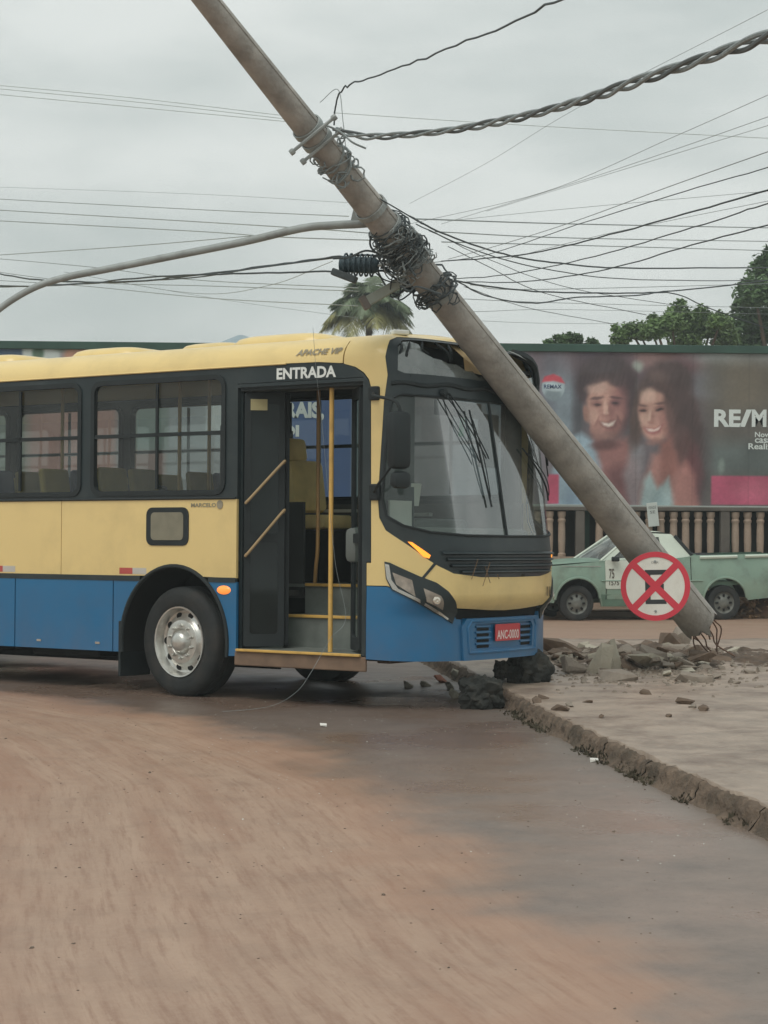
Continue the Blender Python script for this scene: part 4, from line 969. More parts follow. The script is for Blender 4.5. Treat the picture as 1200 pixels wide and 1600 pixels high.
# ---- doorway
tan = mat('door_yellow', L((214, 172, 92)), rough=.4, var=.08, vs=6, dirt=L((140, 110, 66)), dirt_s=5, dirt_a=.5)
stg = mat('step_grey', L((112, 118, 112)), rough=.7, var=.2, vs=5, dirt=L((70, 72, 68)), dirt_s=3, dirt_a=.6)
b = MB(); b.box((1.39, .32, .455), (1.34, .62, .03), bev=.006); b.build('step_tread', stg, bus)
b = MB(); b.box((1.40, .62, .605), (1.32, .03, .27)); b.build('step_riser', stg, bus)
b = MB(); b.box((1.40, .80, .745), (1.32, .36, .03)); b.build('step_tread', stg, bus)
b = MB(); b.box((1.40, .97, .885), (1.32, .03, .27)); b.build('step_riser', stg, bus)
b = MB(); b.box((1.30, 1.65, 1.02), (1.9, 1.4, .03)); b.build('cab_floor', stg, bus)
for y, z in ((.60, .752), (.95, 1.028)):
    b = MB(); b.box((1.40, y, z), (1.30, .03, .028), bev=.006); b.build('nosing', tan, bus)
b = MB(); b.box((1.39, -.012, .460), (1.36, .035, .024), bev=.006); b.build('sill_nosing', tan, bus)
b = MB(); b.box((1.40, .01, .385), (1.44, .03, .125), bev=.01); b.build('sill_panel', mat('sill_brown', L((120, 98, 80)), rough=.8, var=.25, vs=5), bus)
b = MB(); b.box((.705, .35, 1.66), (.03, .60, 2.4)); b.box((2.085, .40, 1.66), (.03, .70, 2.4)); b.box((1.4, .30, 2.815), (1.4, .6, .03)); b.build('door_frame', blkp, bus)
b = MB(); b.box((1.39, .08, 2.80), (1.36, .12, .07), bev=.01); b.build('door_header', rub, bus)
b = MB(); b.box((.04, .99, 1.35), (1.32, .03, .90)); b.build('well_panel', mat('inner_dark', L((60, 62, 60)), rough=.8), bus)
# folded door leaves
lg = glass_mat('door_glass', (.62, .68, .66), refl=.05, film=.10, film_col=(.10, .13, .13))
def leaf(x0, y0, x1, y1, nm='door_leaf'):
    d = Vector((x1-x0, y1-y0, 0)); ln = d.length; d.normalize(); nrm = Vector((d.y, -d.x, 0))
    sf = lambda a, h, off: Vector((x0, y0, 0))+d*a+nrm*off+Vector((0, 0, h))
    fr = panel(nm, rrect(0, .49, ln, 2.76, .02), sf, rub, bus, holes=[rrect(.055, .60, ln-.055, 1.42, .03), rrect(.055, 1.50, ln-.055, 2.66, .03)], off=.018, depth=.036, step=.3, back=True, smooth=False)
    panel('pane', rrect(.05, .59, ln-.05, 1.43, .02), sf, lg, fr, off=0, depth=0, step=1, smooth=False); panel('pane', rrect(.05, 1.49, ln-.05, 2.67, .02), sf, lg, fr, off=0, depth=0, step=1, smooth=False)
    return fr, sf
l1, sf1 = leaf(.74, .05, 1.01, .29); l2, _ = leaf(.76, .60, 1.01, .33)
l3, _ = leaf(2.03, .05, 1.74, .33); l4, _ = leaf(2.04, .68, 1.76, .38)
hr_m = mat('rail_tan', L((166, 142, 104)), rough=.35, var=.1)
for h0, h1 in ((1.80, 2.12), (1.33, 1.68)):
    b = MB(); b.tube(cat_rom([sf1(.02, h0-.02, .02), sf1(.04, h0, .055), sf1(.33, h1, .055), sf1(.35, h1+.01, .02)], 5), .014, 8); b.build('grab_bar', hr_m, l1, smooth=True)
b = MB(); b.add([sf1(a, h, .026) for a, h in ((.05, 2.60), (.20, 2.60), (.20, 2.70), (.05, 2.70))], [(0, 1, 2, 3)]); b.build('notice', mat('notice_cream', L((170, 160, 118)), rough=.7, var=.1), l1)
b = MB(); b.tube([(1.655, .12, .47), (1.655, .12, 2.82)], .021, 12); b.build('grab_pole', tan, bus, smooth=True)
b = MB(); b.tube(cat_rom([(1.06, .72, 2.83), (1.06, .72, 2.0), (1.06, .72, 1.4), (1.02, .75, 1.2), (.97, .8, 1.05)], 6), .018, 10); b.build('grab_pole', mat('pole_brown', L((150, 118, 72)), rough=.4, var=.2), bus, smooth=True)
# driver's place
seat_m = mat('seat_tan', L((232, 206, 140)), rough=.75, var=.12, vs=5); seat_o = mat('seat_olive', L((150, 130, 60)), rough=.75, var=.15, vs=5)
b = MB(); b.box((.12, 1.75, 1.97), (.14, .54, .52), Matrix.Rotation(-.14, 3, 'Y'), bev=.06); b.box((.30, 1.75, 1.62), (.52, .52, .14), bev=.05); b.box((-.02, 1.75, 2.33), (.12, .32, .24), Matrix.Rotation(-.14, 3, 'Y'), bev=.05); b.build('driver_seat', seat_m, bus, smooth=True)
b = MB(); b.box((.30, 1.75, 1.28), (.7, .5, .52), bev=.03); b.build('seat_pedestal', dark, bus)
b = MB(); b.lathe([(.22+.016*math.cos(t), .016*math.sin(t)) for t in np.linspace(0, 2*math.pi, 9)], 24, c=(1.18, 1.75, 1.86), rot=Matrix.Rotation(math.radians(-28), 3, 'Y')); b.tube([(1.18, 1.75, 1.86), (1.38, 1.75, 1.4)], .03, 8); b.build('steering_wheel', rub, bus, smooth=True)
b = MB(); b.box((2.05, 1.25, 1.40), (.72, 2.0, .32), bev=.06); b.box((1.66, 1.75, 1.50), (.2, .9, .30), bev=.05); b.build('dashboard', mat('dash_grey', L((110, 116, 112)), rough=.6, var=.1), bus, smooth=True)
b = MB(); b.box((1.35, 1.75, 1.28), (1.0, .5, .5), bev=.10); b.build('engine_cover', mat('cover_grey', L((70, 76, 76)), rough=.6), bus, smooth=True)
b = MB(); b.box((.9, 2.30, 1.70), (.7, .06, .035), bev=.008); b.box((.5, 1.98, 1.735), (1.1, .04, .03), bev=.006); b.build('dash_rail', mat('pale_trim', L((190, 192, 186)), rough=.5), bus)
b = MB(); b.box((.25, 1.0, 2.62), (.03, .7, .30)); b.build('ceiling_box', rub, bus)
b = MB(); b.box((1.35, 2.38, 1.35), (1.5, .06, .8)); b.build('cab_side', mat('inner_grey', L((92, 94, 90)), rough=.7), bus)
b = MB(); b.box((2.08, .78, 1.85), (.02, .16, .20), Matrix.Rotation(.15, 3, 'Y')); b.box((2.12, .50, 1.66), (.02, .34, .26)); b.build('dash_papers', mat('paper', L((206, 206, 198)), rough=.8), bus)
b = MB(); b.box((2.20, 1.37, 2.50), (.01, .07, .22), Matrix.Rotation(.1, 3, 'Y')); b.build('sticker', mat('sticker_green', L((90, 190, 160)), rough=.6), bus)
# passenger seats in rows
for i in range(9):
    for yy_ in (.42, .86, 1.72, 2.14):
        if i == 0 and yy_ < 1: pass
        if i in (2,) : pass
        b = MB(); x = -1.0-i*.78; b.box((x-.16, yy_, 1.74), (.07, .38, .80), Matrix.Rotation(-.16, 3, 'Y'), bev=.03); b.box((x+.06, yy_, 1.34), (.40, .38, .07), bev=.03); b.box((x+.02, yy_, 1.14), (.10, .10, .36))
        b.build('passenger_seat', seat_o if (i+int(yy_*10)) % 3 else mat('seat_blue', L((50, 66, 92)), rough=.8), bus)
for x in (-.9, -2.5, -4.1, -5.7, -7.3):
    for yy_ in (1.05, 1.5):
        b = MB(); b.tube([(x, yy_, .95), (x, yy_, 3.12)], .018, 8); b.build('grab_pole', tan, bus)
b = MB(); b.box((-.32, 1.55, 1.75), (.04, 1.1, 1.6)); b.build('cab_screen', mat('screen_dark', L((56, 62, 62)), rough=.5), bus)
b = MB(); b.box((-1.7, 1.3, 1.62), (.5, .45, .75), bev=.04); b.tube([(-1.35, 1.05, 1.0), (-1.35, 1.05, 1.9)], .03, 8); b.tube([(-1.6, .85, 1.45), (-1.1, .85, 1.45)], .02, 6); b.tube([(-1.6, .85, 1.7), (-1.1, .85, 1.7)], .02, 6); b.build('turnstile', rub, bus)

# ---- mirror, wipers, hinges
b = MB(); q0, q1 = S(2.215, 2.69, .0), S(2.215, 1.85, .0); b.box(q0, (.10, .07, .12), bev=.015); b.build('mirror_bracket', rub, bus); b = MB(); b.box(q1, (.10, .07, .14), bev=.015); b.build('mirror_bracket', rub, bus)
mir_o = empty('mirror', (0, 0, 0)); mir_o.parent = bus
b = MB(); b.tube(cat_rom([q0+Vector((0, -.02, 0)), q0+Vector((.14, -.20, -.04)), q0+Vector((.40, -.27, -.10)), q0+Vector((.46, -.26, -.22))], 5), .014, 7); b.tube(cat_rom([q1+Vector((0, -.02, 0)), q1+Vector((.16, -.20, .05)), q1+Vector((.33, -.25, .2))], 5), .012, 7); b.build('arm', rub, mir_o, smooth=True)
b = MB(); b.box(q0+Vector((.43, -.26, -.42)), (.12, .20, .48), Matrix.Rotation(-.35, 3, 'Z'), bev=.05); b.box(q0+Vector((.44, -.25, -.75)), (.10, .17, .14), Matrix.Rotation(-.35, 3, 'Z'), bev=.04); b.build('housing', rub, mir_o, smooth=True)
def wiper(p0, p1, blade0, blade1):
    w = empty('wiper', (0, 0, 0)); w.parent = bus
    b = MB(); b.lathe([(0, .04), (.035, .035), (.04, 0)], 12, c=S(*p0, .0), rot=Matrix.Rotation(math.pi/2, 3, 'Y')); b.build('pivot', rub, w)
    for s in (-.016, .016): 
        b = MB(); b.tube([S(p0[0]+(p1[0]-p0[0])*t+s*(1-.4*t)*2, p0[1]+(p1[1]-p0[1])*t, .05+.02*math.sin(3.14*t)) for t in np.linspace(0, 1, 9)], .006, 5); b.build('arm', rub, w, smooth=True)
    b = MB(); b.tube([S(blade0[0]+(blade1[0]-blade0[0])*t, blade0[1]+(blade1[1]-blade0[1])*t, .022) for t in np.linspace(0, 1, 9)], .009, 5)
    b.tube([S(blade0[0]+(blade1[0]-blade0[0])*t, blade0[1]+(blade1[1]-blade0[1])*t, .022+.035*math.sin(3.14*t)) for t in np.linspace(.1, .9, 9)], .005, 5); b.build('blade', rub, w, smooth=True)
wiper((2.98, 2.71), (3.42, 2.16), (3.27, 2.58), (3.44, 1.74))
wiper((4.12, 2.70), (4.72, 2.15), (4.08, 2.28), (4.80, 1.83))
b = MB(); b.tube(cat_rom([S(3.02, 2.71, .03), S(3.10, 2.5, .06), S(3.32, 2.12, .04)], 5), .006, 5); b.build('washer_hose', rub, bus); b = MB(); b.tube(cat_rom([S(4.3, 2.71, .03), S(4.5, 2.45, .06), S(4.74, 2.05, .04)], 5), .006, 5); b.build('washer_hose', rub, bus)
# visor and inner mirror behind the glass
b = MB(); b.box((2.30, 1.15, 2.62), (.03, .75, .14), bev=.01); b.box((2.12, 1.95, 2.38), (.03, .34, .5), bev=.02); b.build('sun_visor', rub, bus)
# debris hanging on the nose
b = MB()
for k in range(4): 
    a = 3.25+R.uniform(-.12, .2); b.tube([S(a, 1.25+R.uniform(-.1, .08), .035), S(a+R.uniform(-.1, .12), 1.05+R.uniform(-.05, .1), .03)], .003, 4)
b.build('hanging_twigs', mat('twig', L((120, 96, 70)), rough=.9), bus)

# ------------------------------------------------------------------ the leaning concrete pole
PB = at(1097, 978, 19.5); P1 = at(800, 603, 17.05); PD = (P1-PB)
def pole_pt(t): return PB+PD*t
def pole_t(px):
    k = (px-600)/CF; return (PB.x-k*PB.y)/(k*PD.y-PD.x)
def pole_r(t): return .5*(.385-.082*t)-.0*t if t < 1 else .5*(.303-.103*(t-1))
pole_m = mat('pole_concrete', L((162, 158, 151)), rough=.85, var=.2, vs=5, bump=.5, bs=28, dirt=L((106, 104, 99)), dirt_s=2.2, dirt_a=.75)
pole = empty('utility_pole', tuple(PB), label='snapped round concrete utility pole leaning over the front of the bus', cat='pole')
ax = PD.normalized(); up = Vector((0, 0, 1)).cross(ax).normalized(); wv = ax.cross(up)
V = []; F = []; ns = 28; ts = [0, .03, .08, .2]+[i*.2 for i in range(2, 15)]
for i, t in enumerate(ts):
    r = pole_r(t)
    for j in range(ns):
        a = 2*math.pi*j/ns; o = up*math.cos(a)+wv*math.sin(a); rr = r; e = Vector()
        if i == 0: e = ax*(.22*mnoise.noise(Vector((math.cos(a)*2.2, math.sin(a)*2.2, 3.))) + R.uniform(-.05, .05)+.10); 
        V.append(PD*t+e+o*rr)
for i in range(len(ts)-1):
    for j in range(ns): F.append((i*ns+j, i*ns+(j+1) % ns, (i+1)*ns+(j+1) % ns, (i+1)*ns+j))
for j in range(ns): V.append(V[j]*1.0-(V[j]-PD*0).normalized()*0+ (PD*.0+ax*.10-V[j])*.38+ax*R.uniform(.0, .12))
q = len(ts)*ns
for j in range(ns): F.append((j, q+j, q+(j+1) % ns, (j+1) % ns))
F.append(tuple(q+j for j in range(ns)))
me = mesh('shaft', V, F); o = link('shaft', me, pole_m, pole, smooth=True); me.set_sharp_from_angle(angle=math.radians(50))
# mould seam along the shaft
b = MB(); sdir = (up*.15-wv).normalized()
cdir = (Vector((0, 0, CH))-pole_pt(.9)).normalized(); cdir = (cdir-ax*cdir.dot(ax)).normalized(); rdir = ax.cross(cdir)
if rdir.x < 0: rdir = -rdir
so_ = (cdir*.62+rdir*.78).normalized()
b.tube([PD*t+so_*(pole_r(t)+.001) for t in np.linspace(.05, 2.7, 40)], .006, 4); b.build('mould_seam', pole_m, pole)
# exposed bars and broken core at the foot
rust = mat('rusty_bar', L((104, 78, 62)), rough=.9, var=.3, vs=20)
for k in range(9):
    a = k*.7+.2; o = (up*math.cos(a)+wv*math.sin(a))*.13; b = MB()
    e = o-ax*R.uniform(.15, .42)+Vector((R.uniform(-.12, .16), R.uniform(-.1, .1), -R.uniform(.02, .2)))
    b.tube(cat_rom([o+ax*.25, o-ax*.05, o*1.1-ax*.16+Vector((R.uniform(-.05, .05), 0, -.04)), e], 4), .008, 5); b.build('rebar', rust, pole)
steel = mat('galvanised', L((150, 156, 154)), rough=.55, metal=.1, var=.15, vs=8, dirt=L((96, 92, 84)), dirt_s=5, dirt_a=.5)
def band(t, w=.05, bolts=True, ang=0., bar=0.):
    r = pole_r(t)+.006; c = PD*t; b = MB(); V = []; F = []; n = 24
    for s in (-w/2, w/2):
        for rr in (r, r+.012):
            for j in range(n): a = 2*math.pi*j/n; V.append(c+ax*s+(up*math.cos(a)+wv*math.sin(a))*rr)
    for j in range(n):
        k = (j+1) % n; F += [(n+j, n+k, 3*n+k, 3*n+j), (j, n+j, n+k, k)[::-1], (2*n+j, 2*n+k, 3*n+k, 3*n+j)]
    b.add(V, F)
    o = b.build('band', steel, pole)
    if bar:
        b = MB(); b.tube([c+rdir*(-bar)+cdir*(r+.02), c+rdir*bar+cdir*(r+.02)], .014, 6)
        for s in (-1, 1): b.lathe([(0, -.02), (.024, -.02), (.027, 0), (.024, .02), (0, .02)], 8, c=c+rdir*s*bar+cdir*(r+.02), rot=rdir.to_track_quat('Z', 'Y').to_matrix())
        b.build('through_bolt', steel, o)
    return o
band(pole_t(478), .05, bar=.21); band(pole_t(492), .05, bar=.19); band(pole_t(578), .05); band(pole_t(600), .04); band(pole_t(683), .05); band(pole_t(640), .06)

blkc = mat('cable_black', L((66, 74, 76)), rough=.7, var=.2, vs=30); gryc = mat('cable_grey', L((134, 142, 142)), rough=.7, var=.2, vs=30); white_c = mat('cable_pale', L((168, 172, 168)), rough=.6)
def pp(px, side_=0., front=0., Zoff=0.):
    t = pole_t(px); return pole_pt(t)+rdir*side_+cdir*(pole_r(t)*front)
# coils and joints tangled round the pole
def tangle(name, label, px0, px1, n, rad, spread, m_, cat='cable coils', grp=None, thick=.0055):
    t0, t1 = pole_t(px0), pole_t(px1); b = MB()
    for _ in range(n):
        t = t0+(t1-t0)*R.random(); c = pole_pt(t); rr = pole_r(t)+R.uniform(.01, spread); ph = R.uniform(0, 6.28); P = []
        if R.random() < .45:
            for j in range(18):
                a = ph+j*.36; P.append(c+(up*math.cos(a)+wv*math.sin(a))*(rr+R.uniform(-.012, .02))+ax*(.05*math.sin(a*1.3+ph)+(j-9)*.006))
        else:
            fc = c+(cdir*R.uniform(.2, 1)+rdir*R.uniform(-1.2, 1.2)).normalized()*rr; lr = R.uniform(.5, 1.)*rad; e1 = Vector((R.gauss(0, 1), R.gauss(0, .5), R.gauss(0, 1))).normalized(); e2 = e1.cross(cdir).normalized()
            for j in range(R.randint(9, 16)): a = ph+j*.55; P.append(fc+e1*math.cos(a)*lr+e2*math.sin(a)*lr*R.uniform(.7, 1.1)+cdir*R.uniform(-.01, .03))
        b.tube(P, thick*R.uniform(.7, 1.4), 4, cap=False)
    return b.build(name, m_, smooth=False, fixn=False, label=label, cat=cat, kind=None)
tangle('cable_coil', 'big dark tangle of telephone cable wound round the middle of the leaning pole', 600, 640, 42, .08, .045, blkc)
tangle('cable_coil', 'pale loops of wire knotted among the black coils on the pole', 602, 650, 34, .08, .055, gryc, thick=.006)
tangle('wire_knot', 'grey knot of wires below the upper bands of the pole', 502, 536, 14, .065, .03, gryc, thick=.008)
tangle('wire_knot', 'dark strands hanging under the coils on the left side of the pole', 668, 690, 16, .07, .06, blkc, thick=.007)
# joint closure hanging left of the pole, and its lashed cables
jc = empty('splice_box', tuple(at(562, 414, 16.1)), (0, math.radians(4), math.radians(-12)), label='dark finned splice box hanging from the cables left of the pole', cat='cable box')
b = MB(); b.lathe([(0, -.17), (.07, -.17), (.085, -.14), (.085, .13), (.06, .16), (0, .17)], 12, 'X'); b.V = [(v[0], v[1]*.75, v[2]*.8) for v in b.V]; b.build('case', mat('box_teal', L((46, 66, 74)), rough=.6, var=.2), jc, smooth=True)
b = MB()
for i in range(6): b.lathe([(.085, -.006), (.098, -.006), (.098, .006), (.085, .006)], 12, 'X', c=(-.12+.045*i, 0, 0))
b.build('fin', mat('box_teal', L((46, 66, 74))), jc)
b = MB(); b.box((-.12, -.02, -.10), (.22, .1, .06), Matrix.Rotation(.3, 3, 'Y'), bev=.01); b.build('clamp', blkc, jc)
# loose loops between the box and the pole
b = MB()
for k in range(16):
    p0 = at(R.uniform(575, 600), R.uniform(398, 425), 16.1); p3 = at(R.uniform(640, 675), R.uniform(385, 450), 16.25)
    b.tube(cat_rom([p0, p0.lerp(p3, .35)+Vector((R.uniform(-.1, .1), R.uniform(-.08, .08), R.uniform(-.17, .17))), p0.lerp(p3, .7)+Vector((R.uniform(-.1, .1), 0, R.uniform(-.18, .12))), p3], 6), R.uniform(.005, .010), 5)
for p in (((585, 350), (578, 380), (588, 395), (605, 402)), ((600, 345), (612, 372), (630, 402), (650, 432)), ((690, 460), (652, 448), (640, 455), (625, 446)), ((590, 395), (570, 392), (545, 402), (520, 404))):
    b.tube(cat_rom([at(x, y, 15.8) for x, y in p], 6), .009, 5)
b.build('loose_wires', blkc, kind='stuff', label='loose black wires looping between the splice box and the pole', cat='wires', fixn=False)
b = MB(); b.tube(cat_rom([at(575, 418, 16.05), at(610, 413, 16.05), at(650, 420, 16.1), at(668, 432, 16.15)], 6), .012, 6); b.build('pale_cable', white_c, label='short pale cable running from under the splice box to the pole', cat='cable')
for k in range(1):
    b = MB()
    for _ in range(8):
        p0 = at(R.uniform(634, 656), R.uniform(434, 452), 16.2); b.box(p0, (.05, .03, .045), Matrix.Rotation(R.random()*3, 3, 'Y'), bev=.006)
    b.tube(cat_rom([at(640, 440, 16.2), at(655, 432, 16.2), at(672, 425, 16.3)], 4), .01, 5); b.build('cable_clamps', blkc, label='cluster of small black clamps hanging under the pole coils', cat='clamps')
# broken crossarm
ca = empty('crossarm', tuple(at(612, 447, 16.2)), label='pale wooden crossarm sticking out down to the left over the palm', cat='crossarm')
p0, p1 = at(568, 474, 16.2)-ca.location, at(664, 420, 16.25)-ca.location
b = MB(); d = (p1-p0); rot = d.to_track_quat('X', 'Z').to_matrix(); b.box((p0+p1)/2, (d.length, .09, .085), rot, bev=.008); b.build('beam', mat('grey_wood', L((150, 156, 146)), rough=.85, var=.15, vs=6, bump=.3), ca)
b = MB(); b.box(p0+d*.02, (.06, .1, .12), rot, bev=.01); b.build('end_clamp', mat('dull_iron', L((110, 104, 98)), rough=.8), ca)
# street lamp arm
sl = empty('street_lamp', tuple(at(588, 345, 15.75)), label='street lamp arm curving down to the left from the leaning pole', cat='street lamp')
LP = [(592, 347), (560, 350), (520, 352), (470, 357), (380, 378), (260, 402), (170, 420), (100, 434), (50, 451), (0, 482), (-40, 520)]
P = cat_rom([at(x, y, 15.75)-sl.location for x, y in LP], 6); n = len(P)
b = MB(); b.tube(P, [.036-.010*i/n for i in range(n)], 12); b.build('arm', steel, sl, smooth=True)
b = MB(); tri = [at(x, y, 15.75)-sl.location for x, y in ((548, 345), (556, 310), (572, 326), (592, 348), (560, 352))]
b.add([p+Vector((0, dy, 0)) for dy in (-.012, .012) for p in tri], [(0, 1, 2, 3, 4), (9, 8, 7, 6, 5), (0, 1, 6, 5)[::-1], (1, 2, 7, 6)[::-1], (2, 3, 8, 7)[::-1], (3, 4, 9, 8)[::-1], (4, 0, 5, 9)[::-1]]); b.build('gusset', steel, sl)
b = MB(); b.tube([at(560, 316, 15.72)-sl.location, at(572, 330, 15.72)-sl.location], .03, 8); b.build('socket', steel, sl)
b = MB(); e = at(-52, 540, 15.75)-sl.location; b.box(e, (.22, .3, .62), Matrix.Rotation(math.radians(28), 3, 'Y'), bev=.07); b.build('lamp_head', steel, sl, smooth=True)

# ------------------------------------------------------------------ cables
ORD = ['topmost', 'second from the top', 'third from the top', 'fourth from the top', 'fifth from the top', 'sixth from the top', 'seventh from the top', 'eighth from the top', 'ninth from the top', 'lowest']
def cable(name, pts, r, m_, label, group=None, steps=8, wob=0.):
    P = cat_rom([at(*p) for p in pts], steps)
    if wob: P = [p+Vector((0, 0, R.gauss(0, wob))) for p in P]
    if pts[-1][0] >= 1200 or pts[-1][1] < 0: P = P+[P[-1]+(P[-1]-P[-2]).normalized()*d for d in (2, 8, 22)]      # run on past the frame
    if pts[0][0] <= -40: P = [P[0]+(P[0]-P[1]).normalized()*d for d in (22, 8, 2)]+P
    b = MB(); b.tube(P, r, 6); return b.build(name, m_, smooth=True, fixn=False, label=label, cat='cable', group=group)
tw = [(524, 203, 15.1), (560, 212, 14.7), (600, 213, 14.2), (700, 204, 13.), (800, 186, 11.6), (900, 160, 10.2), (1000, 126, 8.9), (1100, 92, 7.8), (1200, 58, 6.8), (1300, 30, 5.9), (1620, -40, 5.2), (2400, -260, 4.6), (4200, -800, 4.2)]
P = cat_rom([at(*p) for p in tw], 60); b3 = empty('twisted_cable', tuple(P[0]), label='thick grey twisted cable sweeping from the pole to the upper right', cat='cable'); acc = [0.]
for i in range(1, len(P)): acc.append(acc[-1]+(P[i]-P[i-1]).length)
for s in range(3):
    Q = []
    for i, p in enumerate(P):
        d = (P[min(i+1, len(P)-1)]-P[max(i-1, 0)]).normalized(); u_ = d.cross(Vector((0, 0, 1))).normalized(); w_ = u_.cross(d); a = acc[i]/1.45*2*math.pi+s*2.094
        loose = .0175*(1+.12*math.sin(acc[i]*2.3))
        Q.append(p+(u_*math.cos(a)+w_*math.sin(a))*loose-P[0])
    b = MB(); b.tube(Q, .0105, 7); b.build('strand', gryc if s else mat('cable_dim', L((88, 94, 94)), rough=.7), b3, smooth=True, fixn=False)
cable('service_cable', [(522, 196, 15.1), (524, 168, 15.), (533, 142, 14.8), (560, 128, 14.4), (640, 100, 13), (760, 52, 11), (880, -2, 9), (960, -40, 8)], .0065, blkc, 'dark kinked service cable rising from the upper bands to the top edge', wob=.006)
cable('service_cable', [(495, 190, 15.), (530, 205, 14.9), (550, 222, 14.8), (572, 232, 14.8)], .008, gryc, 'short frayed cable end sticking out right of the upper knot')
cable('service_cable', [(500, 160, 15.), (528, 140, 15.), (536, 190, 15.), (540, 230, 15.)], .003, gryc, 'hair-thin wire dropping beside the upper bands')
LS = '%s of the thin telephone cables slung left of the pole'; GS = 'telephone cables left of the pole'
for q_, (pts, r) in enumerate(sorted((([(-40, 309, 24), (300, 327, 21), (545, 338, 18)], .004), ([(-40, 326, 24), (250, 343, 21), (480, 357, 18), (575, 364, 16.5)], .005), ([(-40, 343, 24), (300, 361, 21), (430, 370, 18), (600, 376, 16.2)], .005),
    ([(-40, 401, 22), (200, 385, 20), (400, 368, 18), (470, 362, 17)], .004), ([(-40, 401, 26), (150, 418, 23), (300, 437, 21), (560, 450, 18)], .004), ([(-40, 420, 26), (120, 440, 23), (330, 447, 21), (560, 455, 18)], .004),
    ([(-40, 436, 26), (120, 446, 23), (330, 466, 20), (560, 478, 18)], .004), ([(100, 425, 24), (300, 458, 21), (420, 446, 19), (520, 408, 17)], .003), ([(-40, 291, 28), (300, 303, 24), (550, 317, 20)], .002), ([(200, 443, 24), (360, 470, 22), (560, 497, 20)], .002)), key=lambda e: sum(p[1] for p in e[0])/len(e[0]))):
    cable('telephone_cable', pts, r, gryc if r < .005 else mat('cable_mid', L((142, 150, 150)), rough=.7), LS % ORD[q_], GS)
LD = 'sagging dark cable bundle crossing to the pole just under the lamp arm'; 
cable('cable_bundle', [(-40, 420, 22), (60, 437, 20), (180, 441, 19), (280, 433, 18), (430, 414, 17), (530, 401, 16.3), (600, 398, 16)], .0085, blkc, 'upper one of the two dark cable bundles running left from the splice box', wob=.003)
cable('cable_bundle', [(-40, 449, 22), (100, 445, 20), (250, 432, 18), (400, 427, 17), (545, 424, 16.3)], .008, blkc, 'lower one of the two dark cable bundles running left from the splice box', wob=.003)
cable('cable_bundle', [(-40, 445, 22), (60, 447, 20), (170, 441, 19), (300, 434, 18), (400, 419, 17), (530, 402, 16.4)], .006, blkc, 'thinner dark cable twined between the two bundles left of the splice box')
GF = 'faint distant power lines'; LF = '%s of the faint distant power lines high in the grey sky'
for q_, pts in enumerate(sorted(([(-60, 128, 60), (200, 152, 60), (440, 180, 60)], [(-60, 142, 60), (240, 170, 60), (450, 190, 60)], [(520, 176, 60), (700, 188, 60), (900, 200, 60), (1260, 219, 60)], [(-60, 133, 60), (220, 160, 60), (450, 186, 60)]), key=lambda e: sum(p[1] for p in e)/len(e))):
    cable('power_line', pts, .014, mat('line_faint', L((212, 220, 218)), rough=.8), LF % ORD[q_], GF)
LR = '%s of the level cables running right of the pole'; GR = 'level cables right of the pole'
for q_, (pts, r) in enumerate(sorted((([(650, 342, 16), (900, 350, 20), (1250, 357, 26)], .006), ([(680, 362, 16.5), (900, 372, 20), (1250, 378, 26)], .005), ([(690, 378, 16.5), (1000, 386, 22), (1250, 393, 26)], .005),
    ([(735, 445, 17), (850, 452, 20), (1250, 442, 30)], .004), ([(700, 466, 20), (900, 474, 26), (1250, 482, 34)], .004), ([(740, 487, 20), (900, 484, 26), (1250, 492, 34)], .003), ([(720, 500, 24), (850, 505, 28), (1010, 506, 34)], .003)), key=lambda e: sum(p[1] for p in e[0])/len(e[0]))):
    cable('telephone_cable', pts, r, mat('cable_mid', L((142, 150, 150))), LR % ORD[q_], GR)
LU = '%s of the thin faint cables climbing to the right edge'; GU = 'cables climbing to the right edge'
for q_, (pts, r) in enumerate(sorted((([(700, 405, 16.6), (780, 383, 15), (900, 345, 13), (1050, 290, 11), (1200, 237, 9.5), (1260, 215, 9)], .0025), ([(640, 318, 16), (760, 255, 14), (900, 170, 12), (1200, 15, 9)], .0013), ([(640, 350, 16), (850, 300, 14), (1050, 215, 12), (1230, 135, 10)], .0018),
    ([(690, 350, 16.2), (900, 285, 14), (1050, 235, 12), (1230, 172, 10)], .0018), ([(760, 330, 15), (1000, 257, 12), (1230, 187, 10)], .0015), ([(700, 345, 16.2), (900, 325, 15), (1230, 296, 13)], .0018), ([(790, 405, 16), (950, 365, 14), (1230, 308, 12)], .0018)), key=lambda e: sum(p[1] for p in e[0])/len(e[0]))):
    cable('telephone_cable', pts, r, mat('cable_mid', L((142, 150, 150))), LU % ORD[q_], GU)
